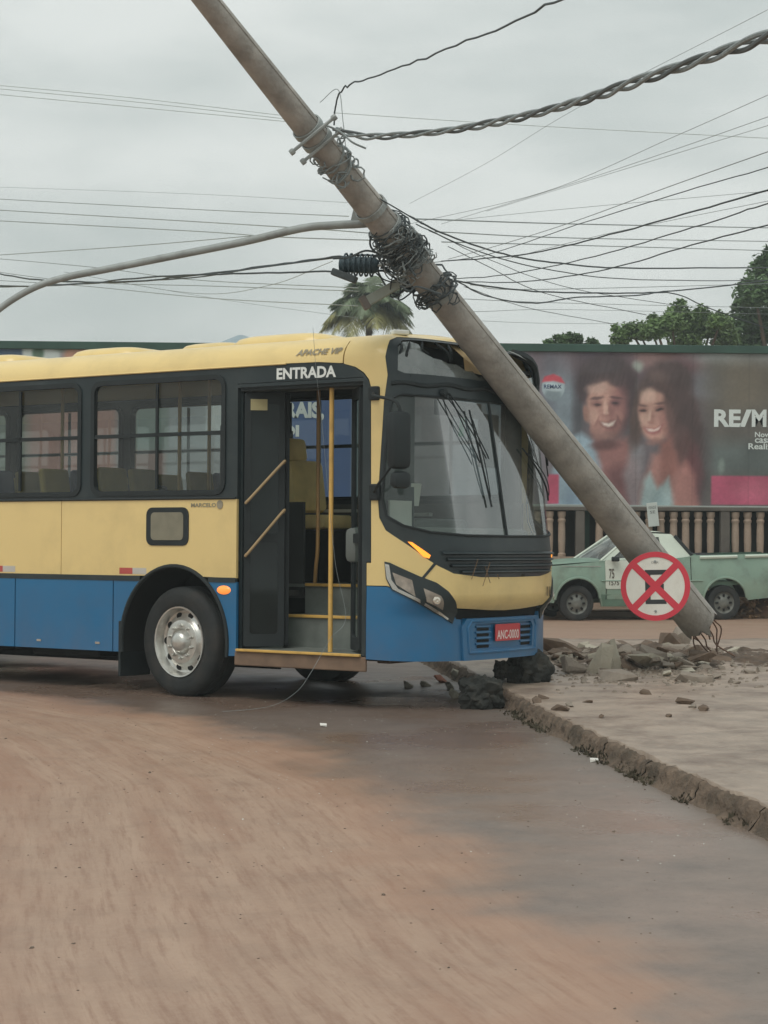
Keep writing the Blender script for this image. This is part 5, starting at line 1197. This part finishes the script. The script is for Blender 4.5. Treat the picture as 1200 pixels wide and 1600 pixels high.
for pts, r, lb in (([(690, 408, 16.6), (800, 400, 15), (900, 380, 13.6), (1050, 340, 11.8), (1200, 297, 10), (1260, 280, 9.5)], .0062, 'thickest black cable rising to the right edge, third down of the climbing ones'),
    ([(690, 437, 16.8), (800, 428, 15.2), (950, 395, 13), (1100, 350, 11), (1200, 318, 10), (1260, 300, 9.5)], .0046, 'black cable rising to the right edge just below the thickest one'),
    ([(690, 440, 16.8), (820, 440, 15.4), (950, 420, 13.4), (1080, 383, 11.6), (1200, 352, 10.4), (1260, 338, 10)], .005, 'lowest of the black cables that rise to the right edge'),
    ([(660, 412, 16.6), (760, 398, 15.4), (900, 352, 13), (1050, 305, 11), (1200, 262, 9.8), (1260, 245, 9.4)], .0035, 'black cable rising to the right edge just above the thickest one'),
    ([(640, 338, 16), (700, 368, 16.4), (800, 400, 17.5), (900, 414, 19), (1000, 419, 21), (1250, 418, 26)], .010, 'thick dark cable sagging from the pole then running level to the right edge'),
    ([(650, 350, 16), (740, 390, 16.5), (850, 420, 18), (1000, 437, 21), (1250, 438, 26)], .006, 'dark cable sagging just below the thick one'),
    ([(710, 438, 16.9), (760, 447, 17.2), (850, 456, 18.5), (980, 458, 20), (1080, 452, 21), (1250, 432, 23)], .009, 'long dark cable drooping from the lower band over the trees'),
    ([(715, 440, 16.9), (760, 462, 17.2), (830, 474, 18.), (900, 465, 18.8), (990, 462, 19.5), (1050, 458, 20), (1120, 486, 20.5), (1250, 530, 21)], .008, 'lowest dark cable dipping in front of the tree at the right'),
    ([(700, 385, 16.5), (760, 415, 17), (850, 458, 18), (1010, 492, 20)], .0045, 'thin cable slanting down right from the coils'),
    ([(670, 360, 16.2), (780, 412, 17), (900, 452, 18.5), (1090, 482, 21)], .004, 'thin cable slanting across the others toward the big tree'),
    ([(725, 448, 17), (830, 482, 19), (980, 510, 22)], .004, 'short thin cable slanting down behind the billboard top')):
    cable('telephone_cable', pts, r*.82, blkc, lb, wob=.0015)
for pts, lb in (([(555, 308, 15.4), (600, 352, 15.75), (625, 375, 15.9), (640, 395, 16.0)], 'black wire running down the pole from the lamp bracket'), ([(578, 302, 15.45), (620, 326, 15.6), (660, 350, 16.)], 'black wire slanting across the pole below its third band')):
    cable('drop_wire', pts, .0055, blkc, lb)
cable('drop_wire', [(489, 512, 15.9), (494, 580, 16.0), (503, 660, 16.2), (512, 760, 16.3), (524, 880, 16.35), (540, 965, 16.3), (516, 998, 16.2), (485, 1052, 15.9), (462, 1082, 15.85), (420, 1104, 15.9), (340, 1112, 16.2), (300, 1110, 16.4)], .0016, gryc, 'hair-thin pale wire hanging across the bus doorway down to the street')

# ------------------------------------------------------------------ no-stopping sign
SZ = 18.25; sc_ = at(1024, 916, SZ)
sign = empty('road_sign', tuple(sc_), (0, math.radians(-1), math.radians(-3)), label='round red and white sign with a crossed-out letter E at the pole foot', cat='sign')
rs = 54*SZ/CF
sf = lambda a, h, off: Vector((a, -off, h))
red = mat('sign_red', L((206, 58, 74)), rough=.5, var=.05, vs=3); wht = mat('sign_white', L((224, 222, 212)), rough=.5, var=.04, vs=3, dirt=L((170, 160, 140)), dirt_s=4, dirt_a=.3); blk2 = mat('sign_black', L((46, 50, 50)), rough=.5)
panel('plate', circ(0, 0, rs, n=64), sf, wht, sign, off=0, depth=.004, step=.1, smooth=False, back=True)
def sxy(x, y): return ((x-387)/498*2*rs*1.0, -(y-350)/498*2*rs)      # measured on the enlarged photo
E_ = [sxy(*p) for p in ((312, 232), (468, 232), (468, 266), (352, 268), (352, 332), (448, 332), (448, 376), (352, 376), (352, 446), (464, 446), (466, 478), (316, 478))]
panel('letter', E_, sf, blk2, sign, off=.0015, depth=.001, step=.2, smooth=False)
panel('cross', [(p[0]*rs, p[1]*rs) for p in ((-.68, .54), (-.54, .68), (0, .14), (.54, .68), (.68, .54), (.14, 0), (.68, -.54), (.54, -.68), (0, -.14), (-.54, -.68), (-.68, -.54), (-.14, 0))], sf, red, sign, off=.003, depth=.001, step=.3, smooth=False)
panel('rim', circ(0, 0, rs, n=64), sf, red, sign, holes=[circ(0, 0, rs*.845, n=60)], off=.0045, depth=.003, step=.08, smooth=False)
text('lettering', 'DER', (-.035, rs*.66, .035, rs*.72), sf, mat('faint_print', L((150, 150, 144))), sign, off=.003)
for h in (.6, -.6):
    b = MB(); b.lathe([(0, -.010), (.010, -.010), (.012, -.003)], 8, 'Y', c=(.0, 0, h*rs*1.2)); b.build('bolt', steel, sign)
cp = pole_pt(pole_t(1030)); b = MB(); l0 = Vector((.0, .01, .06)); l1_ = (cp-sc_); b.tube([l0, l1_+Vector((0, -.12, .02))], .018, 6); b.tube([Vector((0, .01, -.1)), l1_+Vector((.05, -.12, -.1))], .018, 6); b.build('bracket', steel, sign)

# ------------------------------------------------------------------ rubble
conc = mat('broken_concrete', L((140, 130, 118)), rough=.9, var=.2, vs=5, bump=.5, bs=20, dirt=L((92, 78, 66)), dirt_s=5, dirt_a=.7)
conc2 = mat('pale_mortar', L((172, 166, 150)), rough=.9, var=.15, vs=6, bump=.4, bs=20, dirt=L((120, 104, 88)), dirt_s=4, dirt_a=.6)
brick = mat('earth_clod', L((104, 88, 74)), rough=.95, var=.3, vs=8, bump=.5, bs=18)
def chunk_mesh(name, d, n=16, seed=0):
    rr = random.Random(seed); bm = bmesh.new()
    for _ in range(n):
        v = Vector((rr.uniform(-1, 1), rr.uniform(-1, 1), rr.uniform(-1, 1))); m_ = max(abs(v.x), abs(v.y), abs(v.z)); v = v/m_*rr.uniform(.8, 1)
        bm.verts.new((v.x*d[0]/2, v.y*d[1]/2, v.z*d[2]/2))
    res = bmesh.ops.convex_hull(bm, input=bm.verts[:]); bmesh.ops.delete(bm, geom=list({g for g in res['geom_interior']+res['geom_unused'] if isinstance(g, bmesh.types.BMVert)}), context='VERTS')
    bmesh.ops.recalc_face_normals(bm, faces=bm.faces[:]); me = bpy.data.meshes.new(name); bm.to_mesh(me); bm.free(); return me
def ground_at(px, py):
    z = .2
    for _ in range(6):
        r = at(px, py, 1.); k = (r.z-CH); Z = -(CH-z)/k; p = at(px, py, Z); z = pave_z(p.x, p.y) if p.x > kerb_x(p.y) else .015
    return p
def chunk(px, py, d, m_, label, rot=(0, 0, 0), group=None, sink=.3, seed=None, n=16, name='concrete_chunk', cat='rubble'):
    p = ground_at(px, py); me = chunk_mesh(name, d, n, seed if seed is not None else R.randint(0, 9999)); o = link(name, me, m_, label=label, cat=cat, group=group)
    o.location = (p.x, p.y, p.z+d[2]*(.5-sink)); o.rotation_euler = rot
    if m_.name == 'wet_dark_lump': o.data = lump_mesh(name, d, o.location.x*7); o.data.materials.append(m_)
    return o
chunk(938, 1052, (.26, .12, .46), conc2, 'upright jagged slab of pale mortar, left of two beside the leaning pole', (.1, .25, .2), seed=3)
chunk(962, 1046, (.13, .10, .48), conc2, 'narrow upright pale slab, right of two beside the leaning pole', (.05, -.1, .1), seed=8)
chunk(966, 1062, (.42, .3, .12), conc, 'flat broken slab lying at the foot of the upright slabs', (.15, .1, .4), seed=5)
chunk(900, 1052, (.44, .2, .16), conc, 'tilted grey slab between the bus nose and the upright slabs', (.1, .45, .3), seed=11)
chunk(888, 1038, (.2, .12, .12), conc2, 'small pale lump right beside the bus bumper', (.2, .5, .2), seed=14)
chunk(880, 1022, (.7, .3, .20), brick, 'long dark slab of uprooted ground right of the bus bumper', (.1, .35, -.2), seed=17)
chunk(1068, 1046, (.46, .22, .07), conc, 'thin flat paving slab in front of the pole foot', (.05, .1, .1), seed=21)
chunk(1020, 1036, (.5, .3, .10), conc, 'cracked paving slab tilted up just left of the pole foot', (.25, .3, .5), seed=22)
chunk(1060, 1022, (.6, .3, .10), brick, 'dark slab lifted behind the pole foot', (.2, .25, .3), seed=23)
chunk(1112, 1030, (.5, .2, .08), brick, 'dark slab running right from the pole foot', (.2, .18, -.2), seed=25)
chunk(1046, 1012, (.30, .26, .26), brick, 'broken stump of the pole standing in the rubble', (.2, .5, .3), seed=31)
chunk(1066, 1006, (.26, .22, .34), conc, 'leaning lump of concrete against the broken pole foot', (.1, .6, .3), seed=33)
# dark blocks under the bus nose
def lump_mesh(name, d, seed=0, amp=.34):
    bm = bmesh.new(); bmesh.ops.create_icosphere(bm, subdivisions=4, radius=.5)
    for v in bm.verts:
        c = v.co.normalized(); m_ = max(abs(c.x), abs(c.y), abs(c.z)); q = c*(.5/m_*.45+.5*.55)
        q = q*(1+amp*mnoise.fractal(c*2.2+Vector((seed, 0, 0)), .8, 2.1, 5)); v.co = Vector((q.x*d[0], q.y*d[1], q.z*d[2]))
    me = bpy.data.meshes.new(name); bm.to_mesh(me); bm.free(); return me
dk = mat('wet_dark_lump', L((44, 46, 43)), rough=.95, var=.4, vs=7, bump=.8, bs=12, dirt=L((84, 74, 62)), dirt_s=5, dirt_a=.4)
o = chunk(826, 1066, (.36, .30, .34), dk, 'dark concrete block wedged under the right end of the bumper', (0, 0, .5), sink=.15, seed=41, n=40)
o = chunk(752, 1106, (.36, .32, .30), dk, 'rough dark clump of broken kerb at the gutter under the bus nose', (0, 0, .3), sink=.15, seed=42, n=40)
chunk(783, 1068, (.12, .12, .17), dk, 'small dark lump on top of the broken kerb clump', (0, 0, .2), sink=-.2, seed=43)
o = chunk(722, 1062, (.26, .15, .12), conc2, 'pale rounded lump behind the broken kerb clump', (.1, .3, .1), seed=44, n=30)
for px, py in ((703, 1076), (712, 1090), (690, 1066), (664, 1072), (640, 1074)):
    chunk(px, py, (R.uniform(.1, .2), .1, R.uniform(.05, .1)), conc2 if px != 690 else mat('brick_red', L((150, 100, 80)), rough=.9), 'small rubble piece lying in the shadow under the bus nose', (R.random(), R.random(), R.random()), group='rubble under the bus nose')
GRP = 'rubble around the broken pole'; LB = 'small piece of rubble scattered around the foot of the broken pole'
for _ in range(125):
    px = R.gauss(1000, 80) if R.random() < .5 else R.uniform(868, 1110); py = 1012+abs(R.gauss(0, 17))+(px-985)*.05
    if px < 866 or px > 1198: continue
    s = R.uniform(.08, .22)*(1.7 if R.random() < .25 else 1); chunk(px, py, (s, s*R.uniform(.5, .9), s*R.uniform(.15, .45)), R.choice((conc, conc, brick, conc2)), LB, (R.uniform(-.4, .4), R.uniform(-.4, .4), R.uniform(0, 3)), group=GRP)
GP = 'clods on the pavement'; LPv = 'muddy clod lying on the open pavement'
for px, py, s in ((838, 1098, .14), (850, 1092, .10), (1072, 1100, .16), (1082, 1106, .10), (876, 1110, .16), (890, 1103, .10), (920, 1098, .10), (1100, 1110, .12), (1010, 1085, .12), (1130, 1046, .14), (1150, 1044, .12), (1170, 1052, .14), (1190, 1048, .12), (1150, 1068, .1), (1118, 1060, .14), (1185, 1075, .1), (1045, 1120, .08), (940, 1120, .07)):
    chunk(px, py, (s, s*.6, s*.4), R.choice((conc, brick)), LPv, (R.uniform(-.3, .3), R.uniform(-.3, .3), R.random()*3), group=GP)
V = []; F = []; n = 60
for i in range(n):
    for j in range(n):
        x = 1.25+3.7*i/(n-1); y = 18.9+2.9*j/(n-1); s = (math.sin(math.pi*i/(n-1))*math.sin(math.pi*j/(n-1)))**.6
        V.append((x, y, pave_z(x, y)-.03+s**.6*(.045+.075*mnoise.fractal(Vector((x*3.2, y*3.2, 1)), .8, 2.2, 6))))
for i in range(n-1):
    for j in range(n-1): a = i*n+j; F.append((a, a+n, a+n+1, a+1))
link('turned_soil', mesh('turned_soil', V, F), mat('dark_soil', L((92, 78, 66)), rough=.95, var=.35, vs=8, bump=1., bs=25, dirt=L((58, 52, 46)), dirt_s=5, dirt_a=.8), smooth=False, kind='stuff', label='dark turned soil heaved up round the broken pole foot')
V = []; F = []
for _ in range(1500):
    px = R.gauss(1010, 95); py = 1024+abs(R.gauss(0, 18))
    if px < 850: continue
    y = 0; r = at(px, py, 1.); Z = -(CH-.19)/(r.z-CH); p = at(px, py, Z)
    if Z > 24 or p.x < kerb_x(p.y)+.1: continue
    pebble(V, F, (p.x, p.y, pave_z(p.x, p.y)-.004), R.uniform(.008, .035), R.uniform(.4, 1))
link('rubble_gravel', mesh('rubble_gravel', V, F), conc, kind='stuff', label='fine broken concrete and soil strewn round the pole foot')
for px, py, lb in ((928, 1190, 'small white scrap lying at the kerb edge'), (505, 1135, 'small pale scrap of paper on the wet street')):
    p = ground_at(px, py); b = MB(); b.box((p.x, p.y, p.z+.012), (.05, .04, .012), Matrix.Rotation(.3, 3, 'X'), jit=.005); b.build('litter', mat('litter_white', L((210, 208, 200))), label=lb, cat='litter')

# ------------------------------------------------------------------ old pickup behind the pole
fx = at(903, 940, 31.3).x; WB = 2.56
pk = empty('pickup_truck', (fx, 31.3, 0), (0, 0, math.radians(12.5)), label='weathered mint green pickup parked facing left in front of the baluster fence', cat='pickup truck')
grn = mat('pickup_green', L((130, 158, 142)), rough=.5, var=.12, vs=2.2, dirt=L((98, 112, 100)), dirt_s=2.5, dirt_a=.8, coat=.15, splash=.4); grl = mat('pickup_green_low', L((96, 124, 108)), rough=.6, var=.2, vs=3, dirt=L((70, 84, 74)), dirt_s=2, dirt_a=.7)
pale = mat('pickup_pale', L((196, 206, 192)), rough=.4, var=.08, vs=3)
# side surface: a bulging flank (x along, h up), car width 1.6 m from y=0 to y=1.6
def PS_(x, h, off=0.):
    y = .05*((h-.62)/.4)**2 if h < .95 else .035+.10*max(0, h-.95)
    y += .10*sst((-.45-x)/.35)
    return Vector((x, y-off, h))
def hood(x): return .90+.06*sst((x+.7)/1.2)
beltz = 1.02
wheelc = lambda c: [(c+.385*math.cos(math.radians(t)), .33+.385*math.sin(math.radians(t))) for t in range(176, 3, -8)]
side_poly = [(-.78, .36), (-.40, .30)]+[p for p in wheelc(0)]+[(.42, .24), (WB-.42, .24)]+[p for p in wheelc(WB)]+[(WB+.42, .34), (WB+1.25, .42), (WB+1.30, 1.12), (WB-.55, 1.08), (WB-.62, 1.06), (1.70, 1.03), (.55, 1.0), (.10, .95), (-.5, .90), (-.78, .84)]
panel('flank', side_poly, PS_, grn, pk, off=0, depth=.04, step=.12)
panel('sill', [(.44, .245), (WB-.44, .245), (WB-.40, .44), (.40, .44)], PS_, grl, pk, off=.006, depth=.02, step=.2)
for c in (0, WB):
    b = MB(); b.tube([PS_(p[0], p[1], .008) for p in wheelc(c)], .022, 6); b.build('arch_flare', grn, pk, smooth=True)
    V = []; F = []; pts = wheelc(c)
    for p in pts:
        for dd in (0, -.4): V.append(PS_(p[0], p[1], dd-.01))
    for i in range(len(pts)-1): F.append((2*i, 2*i+1, 2*i+3, 2*i+2))
    b = MB(); b.add(V, F); b.build('wheel_well', dark, pk)
    for yy_ in (.05, 1.33):
        w = empty('wheel', (c, yy_, .295)); w.parent = pk
        b = MB(); b.lathe([(.18, 0), (.2, -.01), (.26, -.012), (.285, 0), (.292, .03), (.292, .14), (.28, .17), (.2, .18)], 32, 'Y'); b.build('tyre', tyre_m, w, smooth=True)
        b = MB(); b.lathe([(.185, 0), (.18, .01), (.15, .03), (.11, .025), (.08, .0), (.05, -.012), (0, -.012)], 24, 'Y'); b.build('rim', mat('dull_rim', L((112, 114, 108)), rough=.6, metal=.4, var=.3, vs=8), w, smooth=True)
        for k in range(8):
            a = k*math.pi/4; b = MB(); b.box((.12*math.cos(a), .012, .12*math.sin(a)), (.045, .02, .03), Matrix.Rotation(-a, 3, 'Y')); b.build('slot', holem, w)
# far flank, bonnet, cab, bed
panel('flank', side_poly, lambda x, h, off=0.: Vector((x, 1.6-PS_(x, h, off).y, h)), grn, pk, off=0, depth=.04, step=.2)
V = []; F = []; hx = list(np.linspace(-.78, .62, 9)); n = 11
for x in hx:
    z0 = hood(x)-.0 if x > -.5 else .84+.06*sst((x+.78)/.28)
    for j in range(n):
        t = j/(n-1); y0 = PS_(x, z0).y; V.append((x, y0+(1.6-2*y0)*t, z0+.02+.045*(1-abs(2*t-1)**3)))
for i in range(len(hx)-1):
    for j in range(n-1): a = i*n+j; F.append((a, a+1, a+n+1, a+n))
b = MB(); b.add(V, F); b.build('bonnet', grn, pk, smooth=True)
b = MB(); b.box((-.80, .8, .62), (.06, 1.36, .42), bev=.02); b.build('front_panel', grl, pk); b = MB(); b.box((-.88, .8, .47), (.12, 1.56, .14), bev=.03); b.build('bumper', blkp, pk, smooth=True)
for y in (.2, 1.4): b = MB(); b.box((-.84, y, .68), (.04, .26, .16), bev=.02); b.build('headlight', lens_m, pk)
# cab: pillars, roof, glass built as a tapered shell
def cabp(x, h, y): return Vector((x, y, h))
cab = [(.42, .98), (1.03, 1.40), (1.22, 1.45), (1.62, 1.45), (1.74, 1.40), (1.98, 1.05)]
def cy(h): return .08+.20*max(0, (h-1.0)/.45)
b = MB(); V = []; F = []; roofx = [(.98, 1.395), (1.10, 1.44), (1.30, 1.465), (1.55, 1.46), (1.70, 1.425), (1.76, 1.37)]
for x, h in roofx:
    for j in range(7): t = j/6; V.append((x, cy(h)+(1.6-2*cy(h))*t, h+.02*(1-(2*t-1)**2)))
for i in range(5):
    for j in range(6): a = i*7+j; F.append((a, a+1, a+8, a+7))
b.add(V, F); b.build('cab_roof', pale, pk, smooth=True)
for s in (0, 1):
    sd2 = (lambda x, h, off=0.: Vector((x, (cy(h)-off) if not s else 1.6-cy(h)+off, h)))
    panel('door_frame', [(.40, .985), (.98, 1.40), (1.10, 1.452), (1.70, 1.43), (1.76, 1.38), (2.02, 1.02)], sd2, pale, pk, holes=[[(.62, 1.03), (1.06, 1.36), (1.48, 1.38), (1.52, 1.04)]], off=0, depth=.04, step=.2)
    panel('side_window', [(.60, 1.02), (1.05, 1.37), (1.50, 1.39), (1.54, 1.03)], sd2, glass_mat('car_glass', (.42, .48, .46), refl=.10, film=.15, film_col=(.3, .33, .32)), pk, off=-.02, depth=0, step=1)
b = MB(); b.add([(.44, .12, 1.0), (.44, 1.48, 1.0), (1.02, 1.32, 1.40), (1.02, .28, 1.40)], [(0, 1, 2, 3)]); b.build('windscreen', glass_mat('car_screen', (.5, .56, .55), refl=.4, film=.6, film_col=(.5, .55, .54)), pk)
b = MB(); b.tube([(.42, .09, .99), (1.0, .27, 1.41)], .025, 6); b.build('pillar', pale, pk); b = MB(); b.tube([(.42, 1.51, .99), (1.0, 1.33, 1.41)], .025, 6); b.build('pillar', pale, pk)
b = MB(); b.add([(1.76, .28, 1.38), (1.76, 1.32, 1.38), (2.02, 1.48, 1.04), (2.02, .12, 1.04)], [(0, 1, 2, 3)]); b.build('rear_window', glass_mat('car_screen_rear', (.3, .34, .33), refl=.12), pk)
b = MB(); b.tube([(1.76, .25, 1.40), (2.05, .09, 1.03)], .03, 6); b.build('rear_seal', rub, pk)
b = MB(); b.box((.9, .8, .62), (1.6, 1.3, .5)); b.box((1.35, .4, 1.0), (.2, .45, .5), bev=.05); b.build('cab_interior', dark, pk)
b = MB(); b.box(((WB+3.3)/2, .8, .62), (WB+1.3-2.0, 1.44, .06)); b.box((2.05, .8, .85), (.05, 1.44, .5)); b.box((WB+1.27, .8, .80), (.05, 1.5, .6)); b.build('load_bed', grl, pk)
b = MB(); V = []
for i in range(13):
    for j in range(9): 
        x = 2.05+.75*i/12; y = .12+1.3*j/8; V.append((x, y, 1.02+.12*math.sin(math.pi*i/12)*(.7+.3*mnoise.noise(Vector((x*4, y*4, 0))))))
b.add(V, [(i*9+j, i*9+j+1, (i+1)*9+j+1, (i+1)*9+j) for i in range(12) for j in range(8)]); b.build('tarpaulin', mat('tarp_black', L((44, 48, 50)), rough=.8, var=.2), pk, smooth=True)
for x0, x1 in ((2.12, WB+.22), (WB+.36, WB+1.28)):
    b = MB(); b.tube([PS_(x, 1.045+.04*(x-2.1)/1.6, .012) for x in np.linspace(x0, x1, 6)], .028, 6); b.build('bed_rail', pale, pk, smooth=True)
b = MB(); b.tube([PS_(x, .665, .012) for x in np.linspace(.40, WB-.4, 6)], .010, 5); b.build('side_crease', grn, pk)
# doors, white sign panel, seam
panel('door', rrect(.50, .36, 1.66, 1.0, .03), PS_, grn, pk, off=.006, depth=.01, step=.15)
dp = panel('door_sign', rrect(.47, .53, 1.30, 1.00, .03), PS_, mat('sign_offwhite', L((196, 202, 190)), rough=.5, var=.05, vs=4), pk, off=.014, depth=.008, step=.2)
ink = mat('ink_dark', L((84, 78, 70)), rough=.6)
text('lettering', '75', (.53, .70, .62, .86), PS_, ink, dp, off=.018, bold=.02); text('lettering', '1575', (.53, .59, .70, .67), PS_, ink, dp, off=.018, bold=.02)
b = MB(); b.box((.62, -.06, 1.02), (.12, .1, .08), bev=.02); b.build('door_mirror', rub, pk)
b = MB(); b.box((1.55, .03, .90), (.12, .03, .03), bev=.008); b.build('door_handle', chrome, pk)
for x_ in (.485, 1.675): b = MB(); b.tube([PS_(x_, h, .004) for h in (.36, .6, .8, 1.0)], .007, 4); b.build('door_gap', dark, pk)
b = MB(); b.tube([PS_(x, .90+.02*(x > .5), .006) for x in (-.7, -.2, .4)], .006, 4); b.build('trim_line', chrome, pk)
b = MB(); b.tube([PS_(WB-.60, h, .004) for h in (.45, .7, 1.05)], .006, 4); b.build('body_gap', dark, pk)

# heap of leaves and red soil behind the pickup's tail
heap = []
V = []; F = []; n = 26; hc = at(1225, 940, 33.2)
for i in range(n):
    for j in range(n):
        x = hc.x-1.0+3.4*i/(n-1); y = 32.4+1.5*j/(n-1); s = math.sin(math.pi*i/(n-1))*math.sin(math.pi*j/(n-1)); V.append((x, y, -.02+max(0, .62*s**.7+.10*mnoise.noise(Vector((x*3, y*3, 0)))*s)))
for i in range(n-1):
    for j in range(n-1): a = i*n+j; F.append((a, a+n, a+n+1, a+1))
link('soil_heap', mesh('soil_heap', V, F), mat('red_soil', L((128, 96, 78)), rough=.95, var=.35, vs=7, bump=.8, bs=9, dirt=L((96, 84, 60)), dirt_s=5, dirt_a=.8), smooth=True, kind='stuff', label='heap of reddish soil and dead leaves by the pickup tail')
foliage('heap_leaves', None, [(hc.x-.1, 32.9, .3, .5), (hc.x+.7, 33., .35, .6), (hc.x-.75, 32.5, .12, .3)], 1300, .05, mat('dead_leaf', L((140, 112, 84)), rough=.8, var=.5, vs=6))
tag(bpy.data.objects['heap_leaves'], 'dead leaves and sticks scattered over the soil heap by the pickup tail', kind='stuff')
# far pavement under the fence
b = MB(); b.box((0, 33.55, .05), (34, 1.9, .12), bev=.02); b.build('far_pavement', mat('far_pave', L((140, 122, 106)), rough=.85, var=.2, vs=1.5), label='narrow dusty pavement along the fence', kind='structure')

# ------------------------------------------------------------------ mist
hz_m = bpy.data.materials.new('mist'); hz_m.use_nodes = True; t = hz_m.node_tree; t.nodes.clear()
pv_ = t.nodes.new('ShaderNodeVolumePrincipled'); pv_.inputs['Color'].default_value = (.86, .93, .93, 1); pv_.inputs['Density'].default_value = .0018; pv_.inputs['Anisotropy'].default_value = .2
oo = t.nodes.new('ShaderNodeOutputMaterial'); t.links.new(pv_.outputs[0], oo.inputs['Volume'])
b = MB(); b.box((0, 90, 14), (385, 310, 32)); b.build('haze', hz_m, label='thin pale mist lying over the whole street', kind='stuff')
